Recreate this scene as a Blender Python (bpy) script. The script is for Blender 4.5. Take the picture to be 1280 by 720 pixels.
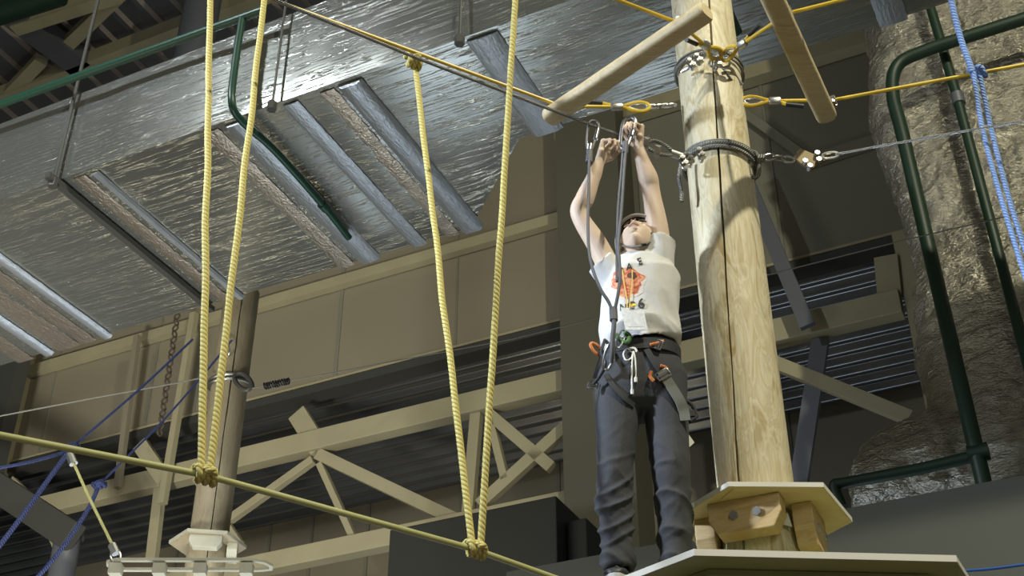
import bpy, math, random
from mathutils import Vector, Matrix, noise
from mathutils.bvhtree import BVHTree
random.seed(7)
for o in list(bpy.data.objects): bpy.data.objects.remove(o)
SC = bpy.context.scene
COL = SC.collection

# ------------------------------------------------------------------ camera, sky, lights, exposure
F = 1678.0                      # focal length in px of a 1280 px wide frame
PITCH = math.radians(34.2)
EYE = 1.6
ct, st = math.cos(PITCH), math.sin(PITCH)
cam_d = bpy.data.cameras.new('camera'); cam = bpy.data.objects.new('camera', cam_d); COL.objects.link(cam)
cam.location = (0, 0, EYE); cam.rotation_euler = (math.pi/2+PITCH, 0, 0)
cam_d.sensor_width = 36; cam_d.lens = 36*F/1280; cam_d.clip_start = .05; cam_d.clip_end = 100
SC.camera = cam
vs = SC.view_settings
vs.view_transform = 'Standard'; vs.look = 'None'; vs.gamma = 1; vs.use_curve_mapping = False
vs.exposure = 0.0
w = bpy.data.worlds.new('hall_ambient'); SC.world = w; w.use_nodes = True
w.node_tree.nodes['Background'].inputs[0].default_value = (.86, .90, .80, 1)
w.node_tree.nodes['Background'].inputs[1].default_value = .075

def lamp(name, loc, target, power, size, color, kind='AREA', spread=180, sy=None):
    d = bpy.data.lights.new(name, kind); d.energy = power; d.color = color
    if kind == 'AREA':
        d.shape = 'RECTANGLE'; d.size = size; d.size_y = sy or size; d.spread = math.radians(spread)
    else: d.shadow_soft_size = size
    o = bpy.data.objects.new(name, d); COL.objects.link(o); o.location = loc
    o.rotation_euler = (Vector(target)-Vector(loc)).to_track_quat('-Z', 'Y').to_euler()
    return o
lamp('key_light', (3.1, -.4, 10.6), (.8, 4.2, 4.3), 680, .18, (1, .94, .72))
lamp('cool_light', (-3.9, 4.2, 8.9), (-3.2, 6.0, 7.3), 120, .16, (.90, .95, 1))
lamp('cool_side_light', (-6.4, 2.0, 6.2), (.4, 4.2, 4.3), 42, .5, (.74, .85, 1), spread=36)
lamp('added_fill_light', (-6.5, 5.5, 2.6), (-8, 10, 8.5), 130, 1.4, (1, .86, .60))  # added warm fill, low left, for the duct underside and tan wall
lamp('added_fill_light', (2, -3, 5.5), (-2, 7, 5.6), 75, 1.6, (1, .96, .78))  # added front fill from behind the camera, not a fixture of the hall
lamp('added_fill_light', (-1.5, 7.2, 2.2), (-3.2, 12.5, 9), 120, 1.2, (.97, .98, .92))  # added low fill to lift the dark recess behind the trusses
lamp('added_fill_light', (-4, 4, 1.2), (-5.5, 13, 9.2), 150, 1.0, (1, .97, .88), spread=70)  # added narrow fill skimming the soffit so its ribs catch light
lamp('added_fill_light', (.4, 10.7, 1.5), (-.3, 6, 7), 120, 4.0, (.74, .86, 1))  # added large cool panel, out of view, for the duct underside to reflect

# ------------------------------------------------------------------ geometry helpers
def ray(px, py):
    r = px-640; u = 360-py
    return Vector((r, F*ct-u*st, F*st+u*ct))/F
AU = Vector((.9003, -.4353, 0)); AV = Vector((.4353, .9003, 0)); AZ = Vector((0, 0, 1))
def P(px, py, Y=None, z=None, v=None):
    """the place at horizontal distance Y / height z above the eye / hall depth v seen at a photo pixel"""
    d = ray(px, py)
    if Y is not None: p = d*(Y/d.y)
    elif z is not None: p = d*(z/d.z)
    else: p = d*(v/d.dot(AV))
    return p+Vector((0, 0, EYE))
def B(u, v, z):                       # hall frame: u along the hall, v into it, z above the eye
    return AU*u+AV*v+Vector((0, 0, z+EYE))
def mpp(p):                           # metres per photo pixel at a place
    q = p-Vector((0, 0, EYE)); return (q.y*ct+q.z*st)/F

def spline(pts, n=8):
    pts = [Vector(p) for p in pts]
    if len(pts) < 3: return pts
    out = []
    for i in range(len(pts)-1):
        p0 = pts[i-1] if i else pts[0]*2-pts[1]; p1 = pts[i]; p2 = pts[i+1]
        p3 = pts[i+2] if i+2 < len(pts) else pts[-1]*2-pts[-2]
        for k in range(n):
            t = k/n
            out.append(.5*((2*p1)+(p2-p0)*t+(2*p0-5*p1+4*p2-p3)*t*t+(3*p1-p0-3*p2+p3)*t**3))
    out.append(pts[-1]); return out
def line(a, b, n=12, sag=0):
    a, b = Vector(a), Vector(b)
    return [a.lerp(b, i/n)-Vector((0, 0, sag*4*(i/n)*(1-i/n))) for i in range(n+1)]

class MB:
    def __init__(s): s.v = []; s.f = []; s.uv = {}
    def add(s, verts, faces, uvs=None):
        o = len(s.v); s.v += [Vector(x) for x in verts]
        for i, f in enumerate(faces):
            s.f.append(tuple(o+j for j in f))
            if uvs: s.uv[len(s.f)-1] = uvs[i]
        return s
    def tube(s, pts, r, n=8, closed=False, flat=1.0, up=None):
        pts = [Vector(p) for p in pts]; m = len(pts)
        rr = r if isinstance(r, (list, tuple)) else [r]*m
        T = []
        for i in range(m):
            a = pts[(i-1) % m] if (closed or i) else pts[0]; b = pts[(i+1) % m] if (closed or i < m-1) else pts[-1]
            t = (b-a); T.append(t.normalized() if t.length > 1e-9 else Vector((0, 0, 1)))
        N = up or (Vector((0, 0, 1)) if abs(T[0].z) < .9 else Vector((1, 0, 0)))
        N = (N-T[0]*N.dot(T[0])).normalized()
        V = []; L = [0]
        for i in range(m):
            if i:
                N = (up or N); N = N-T[i]*N.dot(T[i])
                N = N.normalized() if N.length > 1e-6 else T[i].orthogonal().normalized()
                L.append(L[-1]+(pts[i]-pts[i-1]).length)
            Bn = T[i].cross(N)
            for k in range(n):
                a = 2*math.pi*k/n; V.append(pts[i]+(N*math.cos(a)*flat+Bn*math.sin(a))*rr[i])
        Fc = []; U = []
        for i in range(m if closed else m-1):
            j = (i+1) % m; l1 = L[i]; l2 = L[i+1] if i+1 < m else L[i]+.01
            for k in range(n):
                k2 = (k+1) % n
                Fc.append((i*n+k, i*n+k2, j*n+k2, j*n+k)); U.append(((k/n, l1), ((k+1)/n, l1), ((k+1)/n, l2), (k/n, l2)))
        if not closed:
            Fc.append(tuple(range(n-1, -1, -1))); U.append(tuple((.5, 0) for _ in range(n)))
            Fc.append(tuple((m-1)*n+k for k in range(n))); U.append(tuple((.5, L[-1]) for _ in range(n)))
        return s.add(V, Fc, U)
    def loft(s, rings, n=24, cap=True, p=2.0):
        """rings: (centre, half-axis a, half-axis b)"""
        V = []
        for c, a, b in rings:
            for k in range(n):
                t = 2*math.pi*k/n; x, y = math.cos(t), math.sin(t)
                x = math.copysign(abs(x)**(2/p), x); y = math.copysign(abs(y)**(2/p), y)
                V.append(Vector(c)+Vector(a)*x+Vector(b)*y)
        Fc = []
        for i in range(len(rings)-1):
            for k in range(n):
                k2 = (k+1) % n; Fc.append((i*n+k, i*n+k2, (i+1)*n+k2, (i+1)*n+k))
        if cap:
            Fc.append(tuple(range(n-1, -1, -1))); Fc.append(tuple((len(rings)-1)*n+k for k in range(n)))
        return s.add(V, Fc)
    def sphere(s, c, r, n=12, m=8, M=None):
        c = Vector(c); r = Vector(r) if isinstance(r, (tuple, list, Vector)) else Vector((r, r, r))
        V = []
        for i in range(m+1):
            a = math.pi*i/m
            for k in range(n):
                b = 2*math.pi*k/n
                q = Vector((r.x*math.sin(a)*math.cos(b), r.y*math.sin(a)*math.sin(b), r.z*math.cos(a)))
                V.append(c+(M @ q if M else q))
        Fc = []
        for i in range(m):
            for k in range(n):
                k2 = (k+1) % n
                if i == 0: Fc.append((k, (i+1)*n+k, (i+1)*n+k2))
                elif i == m-1: Fc.append((i*n+k, (i+1)*n+k, i*n+k2))
                else: Fc.append((i*n+k, (i+1)*n+k, (i+1)*n+k2, i*n+k2))
        # weld poles
        o = len(s.v); s.v += V
        for f in Fc: s.f.append(tuple(o+(0 if j < n else (m*n if j >= m*n else j)) for j in f))
        return s
    def prism(s, poly, ext):
        poly = [Vector(p) for p in poly]; e = Vector(ext); n = len(poly)
        V = poly+[p+e for p in poly]
        Fc = [tuple(range(n-1, -1, -1)), tuple(range(n, 2*n))]+[(i, (i+1) % n, n+(i+1) % n, n+i) for i in range(n)]
        return s.add(V, Fc)
    def box(s, c, a, b, d):           # centre and three half-axis vectors
        c, a, b, d = map(Vector, (c, a, b, d))
        return s.prism([c-a-b-d, c+a-b-d, c+a+b-d, c-a+b-d], d*2)
    def ubox(s, u0, u1, v0, v1, z0, z1):
        return s.prism([B(u0, v0, z0), B(u1, v0, z0), B(u1, v1, z0), B(u0, v1, z0)], (0, 0, z1-z0))
    def bar(s, p, q, w, h, up=(0, 0, 1)):
        p, q = Vector(p), Vector(q); t = (q-p).normalized(); up = Vector(up)
        sd = t.cross(up).normalized(); up2 = sd.cross(t)
        return s.box((p+q)/2, (q-p)/2, sd*w/2, up2*h/2)
    def torus(s, c, R, r, axis, n=18, k=8, sx=1, M=None):
        ax = Vector(axis).normalized(); a = ax.orthogonal().normalized(); b = ax.cross(a)
        pts = [Vector(c)+a*math.cos(2*math.pi*i/n)*R*sx+b*math.sin(2*math.pi*i/n)*R for i in range(n)]
        return s.tube(pts, r, k, closed=True)
    def build(s, name, mat, parent=None, smooth=True, bevel=0, loc=None, ang=.6):
        L = Vector(loc) if loc is not None else (parent_loc(parent) if parent else None)
        if L is None:
            xs = [v.x for v in s.v]; ys = [v.y for v in s.v]; zs = [v.z for v in s.v]
            L = Vector(((min(xs)+max(xs))/2, (min(ys)+max(ys))/2, min(zs)))
        me = bpy.data.meshes.new(name); me.from_pydata([v-L for v in s.v], [], s.f)
        if s.uv:
            ul = me.uv_layers.new(name='UVMap')
            for fi, uvs in s.uv.items():
                for li, uv in zip(me.polygons[fi].loop_indices, uvs): ul.data[li].uv = uv
        o = bpy.data.objects.new(name, me); COL.objects.link(o)
        fix_normals(me)
        if bevel:
            m = o.modifiers.new('bevel', 'BEVEL'); m.width = bevel; m.segments = 2; m.limit_method = 'ANGLE'
        if smooth:
            me.shade_smooth()
            try: me.set_sharp_from_angle(angle=ang)
            except Exception: pass
        me.materials.append(mat)
        if parent: o.parent = parent
        else: o.location = L
        return o
def fix_normals(me):
    import bmesh
    bm = bmesh.new(); bm.from_mesh(me); bmesh.ops.recalc_face_normals(bm, faces=bm.faces); bm.to_mesh(me); bm.free()
def parent_loc(p):
    L = Vector((0, 0, 0))
    while p is not None: L += p.location; p = p.parent
    return L
def tag(o, label=None, cat=None, group=None, kind=None):
    if label: o['label'] = label
    if cat: o['category'] = cat
    if group: o['group'] = group
    if kind: o['kind'] = kind
    return o
def thing(name, loc, label, cat, group=None):
    o = bpy.data.objects.new(name, None); COL.objects.link(o); o.location = Vector(loc); o.empty_display_size = .1
    return tag(o, label, cat, group)
def remeshed(mb, voxel, smooth=6, fac=.5):
    """one continuous surface out of overlapping closed shapes"""
    me = bpy.data.meshes.new('t'); me.from_pydata(mb.v, [], mb.f); fix_parts(me)
    o = bpy.data.objects.new('t', me); COL.objects.link(o)
    m = o.modifiers.new('r', 'REMESH'); m.mode = 'VOXEL'; m.voxel_size = voxel; m.adaptivity = 0
    if smooth:
        k = o.modifiers.new('s', 'SMOOTH'); k.iterations = smooth; k.factor = fac
    dg = bpy.context.evaluated_depsgraph_get(); dg.update()
    out = bpy.data.meshes.new_from_object(o.evaluated_get(dg))
    bpy.data.objects.remove(o); bpy.data.meshes.remove(me)
    r = MB(); r.v = [v.co.copy() for v in out.vertices]; r.f = [tuple(p.vertices) for p in out.polygons]
    r.n = [v.normal.copy() for v in out.vertices]
    bpy.data.meshes.remove(out); return r
def fix_parts(me):
    import bmesh
    bm = bmesh.new(); bm.from_mesh(me); bmesh.ops.recalc_face_normals(bm, faces=bm.faces); bm.to_mesh(me); bm.free()

# ------------------------------------------------------------------ materials
def mat(name, col, rough=.6, metal=0, **kw):
    m = bpy.data.materials.new(name); m.use_nodes = True; nt = m.node_tree; N = nt.nodes; L = nt.links
    b = N['Principled BSDF']; b.inputs['Roughness'].default_value = rough; b.inputs['Metallic'].default_value = metal
    b.inputs['Base Color'].default_value = (*col, 1)
    if kw.get('spec') is not None: b.inputs['Specular IOR Level'].default_value = kw['spec']
    def vec(src, scale, rot=0):
        if src == 'uv': o = N.new('ShaderNodeUVMap').outputs[0]
        elif src == 'obj': o = N.new('ShaderNodeTexCoord').outputs['Object']
        else: o = N.new('ShaderNodeNewGeometry').outputs['Position']
        if src == 'hall':
            r = N.new('ShaderNodeVectorRotate'); r.rotation_type = 'Z_AXIS'; r.inputs['Angle'].default_value = math.radians(25.8)
            L.new(o, r.inputs['Vector']); o = r.outputs[0]
        mp = N.new('ShaderNodeMapping'); mp.inputs['Scale'].default_value = scale; L.new(o, mp.inputs[0]); return mp.outputs[0]
    mott = kw.get('mottle')      # (src, scale, amount, colour2)
    if mott:
        src, sc, lo, hi, c2 = mott
        n = N.new('ShaderNodeTexNoise'); n.inputs['Scale'].default_value = 1; n.inputs['Detail'].default_value = 5
        n.inputs['Distortion'].default_value = .6
        L.new(vec(src, sc), n.inputs['Vector'])
        cr = N.new('ShaderNodeMapRange'); cr.inputs['From Min'].default_value = lo; cr.inputs['From Max'].default_value = hi
        L.new(n.outputs[0], cr.inputs[0])
        mx = N.new('ShaderNodeMix'); mx.data_type = 'RGBA'; mx.inputs['A'].default_value = (*col, 1); mx.inputs['B'].default_value = (*c2, 1)
        L.new(cr.outputs[0], mx.inputs['Factor']); L.new(mx.outputs['Result'], b.inputs['Base Color'])
    prev = None
    for src, sc, strength, dist, ridged in kw.get('bumps', []):
        n = N.new('ShaderNodeTexNoise'); n.inputs['Scale'].default_value = 1; n.inputs['Detail'].default_value = 4
        n.inputs['Distortion'].default_value = .35; L.new(vec(src, sc), n.inputs['Vector']); h = n.outputs[0]
        if ridged:
            a = N.new('ShaderNodeMath'); a.operation = 'SUBTRACT'; a.inputs[1].default_value = .5; L.new(h, a.inputs[0])
            c = N.new('ShaderNodeMath'); c.operation = 'ABSOLUTE'; L.new(a.outputs[0], c.inputs[0])
            e = N.new('ShaderNodeMapRange'); e.inputs['From Max'].default_value = .035; e.inputs['To Min'].default_value = 1; e.inputs['To Max'].default_value = 0
            L.new(c.outputs[0], e.inputs[0]); h = e.outputs[0]
        bp = N.new('ShaderNodeBump'); bp.inputs['Strength'].default_value = strength; bp.inputs['Distance'].default_value = dist
        L.new(h, bp.inputs['Height'])
        if prev: L.new(prev, bp.inputs['Normal'])
        prev = bp.outputs[0]
    tw = kw.get('twist')         # rope lay: (turns per metre, strands, strength, dark colour)
    if tw:
        u = N.new('ShaderNodeUVMap'); sp = N.new('ShaderNodeSeparateXYZ'); L.new(u.outputs[0], sp.inputs[0])
        a = N.new('ShaderNodeMath'); a.operation = 'MULTIPLY'; a.inputs[1].default_value = tw[1]; L.new(sp.outputs[0], a.inputs[0])
        c = N.new('ShaderNodeMath'); c.operation = 'MULTIPLY_ADD'; c.inputs[1].default_value = tw[0]; L.new(sp.outputs[1], c.inputs[0]); L.new(a.outputs[0], c.inputs[2])
        s2 = N.new('ShaderNodeMath'); s2.operation = 'MULTIPLY'; s2.inputs[1].default_value = math.pi; L.new(c.outputs[0], s2.inputs[0])
        s3 = N.new('ShaderNodeMath'); s3.operation = 'SINE'; L.new(s2.outputs[0], s3.inputs[0])
        s4 = N.new('ShaderNodeMath'); s4.operation = 'ABSOLUTE'; L.new(s3.outputs[0], s4.inputs[0])
        bp = N.new('ShaderNodeBump'); bp.inputs['Strength'].default_value = tw[2]; bp.inputs['Distance'].default_value = .004
        L.new(s4.outputs[0], bp.inputs['Height']); prev = bp.outputs[0]
        mx = N.new('ShaderNodeMix'); mx.data_type = 'RGBA'; mx.inputs['A'].default_value = (*tw[3], 1); mx.inputs['B'].default_value = (*col, 1)
        mr = N.new('ShaderNodeMapRange'); mr.inputs['From Max'].default_value = .55; L.new(s4.outputs[0], mr.inputs[0])
        L.new(mr.outputs[0], mx.inputs['Factor']); L.new(mx.outputs['Result'], b.inputs['Base Color'])
    if prev: L.new(prev, b.inputs['Normal'])
    return m

M = {}
M['foil'] = mat('wrinkled_foil', (.41, .43, .40), .25, .85, bumps=[('hall', (1.3, 1.6, 1.6), .06, .03, 0), ('hall', (1.7, 38, 38), .70, .0035, 1), ('hall', (9, 120, 120), .25, .002, 0)])
M['foil_dark'] = mat('foil_tape', (.42, .46, .50), .40, .7, bumps=[('hall', (60, 30, 60), .7, .006, 0), ('hall', (30, 3, 30), .5, .01, 0)])
M['foil_tape'] = mat('bright_foil_tape', (.46, .41, .34), .36, .85, bumps=[('hall', (60, 60, 60), .9, .008, 0), ('hall', (30, 12, 30), .7, .01, 0)])
M['foil_rough'] = mat('crumpled_insulation_foil', (.50, .48, .40), .30, .95, bumps=[('hall', (4, 4, 9), .5, .05, 0), ('hall', (12, 12, 34), 1, .05, 0), ('hall', (40, 40, 90), 1, .022, 0), ('hall', (110, 110, 160), .6, .004, 0)])
M['panel'] = mat('tan_wall_panel', (.235, .212, .148), .55, mottle=('hall', (.5, .5, .7), .3, .7, (.21, .185, .13)))
M['panel_dark'] = mat('olive_wall_panel', (.19, .185, .14), .6, mottle=('hall', (.5, .5, .7), .3, .7, (.17, .165, .125)))
M['pier'] = mat('olive_pier_paint', (.10, .096, .068), .6)
M['steel'] = mat('cream_steel_paint', (.36, .33, .21), .5, mottle=('hall', (2, 2, 2), .3, .7, (.31, .28, .18)))
M['deck'] = mat('dark_metal_deck', (.115, .12, .135), .45, .3)
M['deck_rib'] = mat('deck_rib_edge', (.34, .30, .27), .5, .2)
M['corr'] = mat('corrugated_sheet', (.26, .275, .29), .28, .9)
M['green'] = mat('green_pipe_paint', (.010, .048, .030), .4)
M['greenl'] = mat('dark_green_pipe_paint', (.005, .024, .012), .5)
M['dark'] = mat('charcoal_metal', (.045, .046, .042), .55)
M['fascia'] = mat('grey_green_panel', (.050, .053, .038), .6)
M['floor'] = mat('brown_floor', (.24, .19, .145), .6, mottle=('hall', (.6, .6, .6), .35, .65, (.19, .18, .18)))
M['steelgrey'] = mat('galvanised_steel', (.13, .14, .16), .5, .4)
M['zinc'] = mat('zinc_fitting', (.50, .50, .48), .38, 1, bumps=[('hall', (60, 60, 60), .2, .002, 0)])
M['cable'] = mat('steel_cable', (.32, .32, .31), .38, .8, twist=(120, 4, .8, (.12, .12, .12)))
M['cable_dark'] = mat('grey_cable', (.22, .22, .20), .5, .4, twist=(100, 3, .7, (.08, .08, .07)))
M['yellow'] = mat('yellow_rope', (.58, .50, .17), .75, twist=(58, 3, .8, (.40, .31, .06)))
M['yellow_smooth'] = mat('yellow_coated_cable', (.66, .46, .035), .42, mottle=('pos', (14, 14, 14), .3, .7, (.55, .38, .03)))
M['yellow_pale'] = mat('pale_yellow_green_cable', (.46, .46, .20), .5, mottle=('pos', (9, 9, 9), .3, .7, (.40, .40, .16)))
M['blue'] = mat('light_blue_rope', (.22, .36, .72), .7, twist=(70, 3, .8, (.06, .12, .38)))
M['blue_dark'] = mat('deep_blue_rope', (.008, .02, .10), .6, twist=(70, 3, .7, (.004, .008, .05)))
M['black'] = mat('black_rubber', (.012, .012, .013), .5)
M['webbing'] = mat('black_webbing', (.018, .019, .022), .75, bumps=[('pos', (200, 200, 200), .4, .002, 0)])
M['webgrey'] = mat('grey_webbing', (.16, .165, .15), .75, bumps=[('pos', (200, 200, 200), .4, .002, 0)])
M['lany'] = mat('grey_lanyard_sleeve', (.12, .122, .135), .6, bumps=[('pos', (150, 150, 60), .4, .002, 0)])
M['silver'] = mat('polished_aluminium', (.50, .51, .53), .28, 1)
M['orange'] = mat('orange_plastic', (.55, .17, .04), .5)
M['skin'] = mat('skin', (.60, .46, .35), .5, mottle=('pos', (22, 22, 22), .35, .7, (.63, .49, .38)), spec=.35)
M['skin'].node_tree.nodes['Principled BSDF'].inputs['Subsurface Weight'].default_value = .08
M['skin'].node_tree.nodes['Principled BSDF'].inputs['Subsurface Scale'].default_value = .01
M['lip'] = mat('lip_skin', (.52, .32, .25), .45)
M['brow'] = mat('brown_hair', (.10, .06, .035), .7, bumps=[('pos', (300, 300, 60), .6, .002, 0)])
M['eye'] = mat('eye_white', (.75, .74, .72), .2)
M['iris'] = mat('brown_iris', (.05, .03, .02), .2)
M['shirt'] = mat('white_cotton', (.56, .56, .54), .85, bumps=[('pos', (40, 40, 40), .15, .01, 0)])
M['print_black'] = mat('black_print', (.02, .02, .022), .7)
M['print_red'] = mat('red_orange_print', (.50, .10, .04), .7, mottle=('pos', (60, 60, 60), .45, .55, (.62, .30, .16)))
M['print_yellow'] = mat('yellow_print', (.80, .60, .03), .7)
M['print_pale'] = mat('pale_print', (.62, .55, .50), .7)
M['pants'] = mat('charcoal_cotton', (.040, .042, .048), .85, bumps=[('pos', (60, 60, 40), .2, .01, 0)])
M['cord'] = mat('white_cord', (.72, .70, .64), .7)
M['badge'] = mat('white_card_in_plastic', (.82, .83, .83), .18, mottle=('pos', (70, 70, 70), .4, .6, (.66, .70, .72)))
M['helmet'] = mat('grey_helmet_plastic', (.30, .28, .26), .4)
M['shoe'] = mat('black_shoe_leather', (.03, .032, .038), .5)
M['sole'] = mat('white_rubber_sole', (.5, .5, .5), .6)
M['ply_edge'] = mat('pale_board_edge', (.62, .60, .52), .6)
M['ply'] = mat('olive_board_underside', (.36, .37, .17), .7, mottle=('pos', (3, 12, 6), .35, .65, (.31, .32, .14)))
M['grey_wood'] = mat('weathered_pale_wood', (.36, .36, .30), .7, mottle=('pos', (8, 8, 8), .3, .7, (.30, .30, .24)))
M['white_wood'] = mat('white_painted_wood', (.60, .60, .54), .6)

def wood(name, c1, c2, c3, sc=(13, 13, 3.2)):
    m = bpy.data.materials.new(name); m.use_nodes = True; nt = m.node_tree; N = nt.nodes; L = nt.links; b = N['Principled BSDF']
    tc = N.new('ShaderNodeTexCoord'); mp = N.new('ShaderNodeMapping'); mp.inputs['Scale'].default_value = sc; L.new(tc.outputs['Object'], mp.inputs[0])
    n1 = N.new('ShaderNodeTexNoise'); n1.inputs['Scale'].default_value = 1; n1.inputs['Detail'].default_value = 6; n1.inputs['Distortion'].default_value = 2.2; L.new(mp.outputs[0], n1.inputs['Vector'])
    r = N.new('ShaderNodeValToRGB'); L.new(n1.outputs[0], r.inputs[0]); e = r.color_ramp.elements
    e[0].position = .34; e[0].color = (*c2, 1); e[1].position = .66; e[1].color = (*c1, 1)
    k = e.new(.50); k.color = (*c1, 1); k = e.new(.53); k.color = (*[(a*.45+d*.55) for a, d in zip(c1, c2)], 1)
    mp2 = N.new('ShaderNodeMapping'); mp2.inputs['Scale'].default_value = tuple(x*8 for x in sc[:2])+(sc[2]*3,); L.new(tc.outputs['Object'], mp2.inputs[0])
    n2 = N.new('ShaderNodeTexNoise'); n2.inputs['Scale'].default_value = 1; n2.inputs['Detail'].default_value = 3; L.new(mp2.outputs[0], n2.inputs['Vector'])
    mx = N.new('ShaderNodeMix'); mx.data_type = 'RGBA'; mx.blend_type = 'MIX'
    mr = N.new('ShaderNodeMapRange'); mr.inputs['From Min'].default_value = .52; mr.inputs['From Max'].default_value = .72; mr.inputs['To Max'].default_value = .55
    L.new(n2.outputs[0], mr.inputs[0]); L.new(mr.outputs[0], mx.inputs['Factor']); L.new(r.outputs[0], mx.inputs['A']); mx.inputs['B'].default_value = (*c3, 1)
    L.new(mx.outputs['Result'], b.inputs['Base Color']); b.inputs['Roughness'].default_value = .55
    bp = N.new('ShaderNodeBump'); bp.inputs['Strength'].default_value = .35; bp.inputs['Distance'].default_value = .006; L.new(n2.outputs[0], bp.inputs['Height']); L.new(bp.outputs[0], b.inputs['Normal'])
    return m
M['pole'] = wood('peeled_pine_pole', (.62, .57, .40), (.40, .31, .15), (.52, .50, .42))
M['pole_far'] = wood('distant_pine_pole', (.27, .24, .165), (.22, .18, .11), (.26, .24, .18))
M['log'] = wood('pale_log_wood', (.60, .50, .30), (.50, .40, .22), (.45, .35, .20), (1.1, 9, 9))
M['block'] = wood('orange_pine_block', (.58, .43, .22), (.48, .32, .14), (.55, .42, .25), (3, 3, 14))
M['plyhex'] = wood('birch_plywood', (.66, .53, .29), (.60, .46, .23), (.62, .50, .30), (2, 6, 6))

# ================================================================== THE HALL
def struct(name, mb, m, smooth=False, label=None, **k):
    o = mb.build(name, m, smooth=smooth, **k); o['kind'] = 'structure'
    if label: o['label'] = label
    return o
struct('floor', MB().ubox(-17, 5, -6, 18, -1.75, -1.6), M['floor'])
# roof deck: troughs running into the hall
def deck(u0, u1, v0, v1, z, per, rib, h):
    mb = MB(); u = u0; prof = []
    while u < u1:
        prof += [(u, z), (u+per-rib, z), (u+per-rib+rib*.2, z-h), (u+per-rib*.2, z-h)]; u += per
    prof.append((u, z))
    V = [B(a, v0, b) for a, b in prof]+[B(a, v1, b) for a, b in prof]+[B(a, v0, z+.12) for a, b in prof]+[B(a, v1, z+.12) for a, b in prof]
    n = len(prof); Fc = [(i, i+1, n+i+1, n+i) for i in range(n-1)]+[(2*n+i, 3*n+i, 3*n+i+1, 2*n+i+1) for i in range(n-1)]
    mb.add(V, Fc); return mb, n
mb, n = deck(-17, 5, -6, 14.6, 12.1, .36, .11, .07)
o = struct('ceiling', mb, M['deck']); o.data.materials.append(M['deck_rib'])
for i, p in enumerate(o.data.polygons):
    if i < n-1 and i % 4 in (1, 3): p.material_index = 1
# upper cladding of the long wall, hanging down to z 7.6
struct('wall_back', MB().ubox(-12.45, -4.6, 11, 11.12, 7.62, 12.1), M['panel'])
struct('wall_back', MB().ubox(-4.6, -1.0, 11, 11.12, 7.62, 12.1), M['panel_dark'])
struct('wall_left', MB().ubox(-17, -11.75, 10.2, 10.4, -1.6, 12.1), M['dark'])
struct('wall_right', MB().ubox(-1.0, 5, 11, 11.15, -1.6, 12.1), M['panel_dark'])
for k, (u, w_) in enumerate(((-11.9, .03), (-10.25, .035), (-9.55, .09), (-9.2, .03), (-7.55, .05), (-6.0, .02), (-3.75, .05), (-2.3, .03), (-3.0, .03))):
    struct('trim_%d' % (k+1), MB().ubox(u-w_/2, u+w_/2, 10.985, 11.0, 7.62, 12.1), M['panel_dark'])
struct('trim_10', MB().ubox(-12.3, -1.0, 10.93, 11.14, 7.56, 7.66), M['dark'])
struct('trim_11', MB().ubox(-12.5, -1.0, 10.97, 11.0, 7.70, 7.73), M['steel'])
struct('wall_pier', MB().ubox(-4.56, -3.84, 10.55, 11.0, -1.6, 12.1), M['pier'])
struct('wall_pier', MB().ubox(-1.22, -1.0, 10.8, 11.0, -1.6, 7.6), M['steel'])
struct('wall_pier', MB().ubox(-12.7, -12.35, 10.85, 11.0, -1.6, 12.1), M['steel'])
# corrugated sheet lining the recess behind the trusses, ribs along the hall
def corr(u0, u1, v0, v1, z, per, h):
    prof = []; v = v0
    while v < v1:
        prof += [(v+per*a, z-h*b) for a, b in ((0, .06), (.06, 0), (.34, 0), (.42, .05), (.47, .2), (.53, .8), (.58, .95), (.62, 1), (.82, 1), (.87, .93), (.92, .75), (.97, .25))]; v += per
    prof.append((v, z)); n = len(prof)
    V = [B(u0, a, b) for a, b in prof]+[B(u1, a, b) for a, b in prof]
    mb = MB().add(V, [(i, i+1, n+i+1, n+i) for i in range(n-1)])
    return mb
struct('wall_recess', corr(-17, -1.0, 11.12, 14.1, 7.85, .25, .10), M['corr'], smooth=True, ang=1.3)
struct('wall_far', MB().ubox(-17, -1.0, 14.2, 14.4, -1.6, 7.9), M['panel'])
for k, u in enumerate((-12.2, -11.3, -10.6, -9.9, -9.0, -7.6, -6.2, -3.2)):
    struct('trim_%d' % (k+12), MB().ubox(u-.02, u+.02, 14.17, 14.2, 3, 7.8), M['panel_dark'])
struct('wall_fascia', MB().ubox(-3.62, 4.5, 7.4, 7.55, -1.6, 3.37), M['fascia'])

def ubar(name, a, b, w_, h, m, label=None, cat='beam', parent=None, up=(0, 0, 1), group=None, bevel=0):
    o = MB().bar(a, b, w_, h, up).build(name, m, parent, smooth=False, bevel=bevel)
    if label: tag(o, label, cat, group)
    return o
ubar('steel_beam', B(-12.4, 10.93, 9.0), B(-4.6, 10.93, 9.0), .1, .14, M['steel'], 'long thin cream steel rail crossing the tan upper wall under the foil duct')
ubar('steel_beam', B(-4.7, 10.9, 10.2), B(-1.1, 10.9, 10.2), .16, .24, M['steel'], 'cream steel beam just under the blue-grey end of the duct, behind the pole')
ubar('steel_beam', P(925, 138, v=10.95), P(1008, 198, v=10.95), .10, .06, M['panel_dark'], 'faint olive steel bar slanting down behind the right log step', up=AV)
ubar('steel_beam', P(1008, 204, v=10.95), P(1120, 168, v=10.95), .14, .06, M['panel_dark'], 'faint olive steel bar rising to the crumpled foil column', up=AV)
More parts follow.
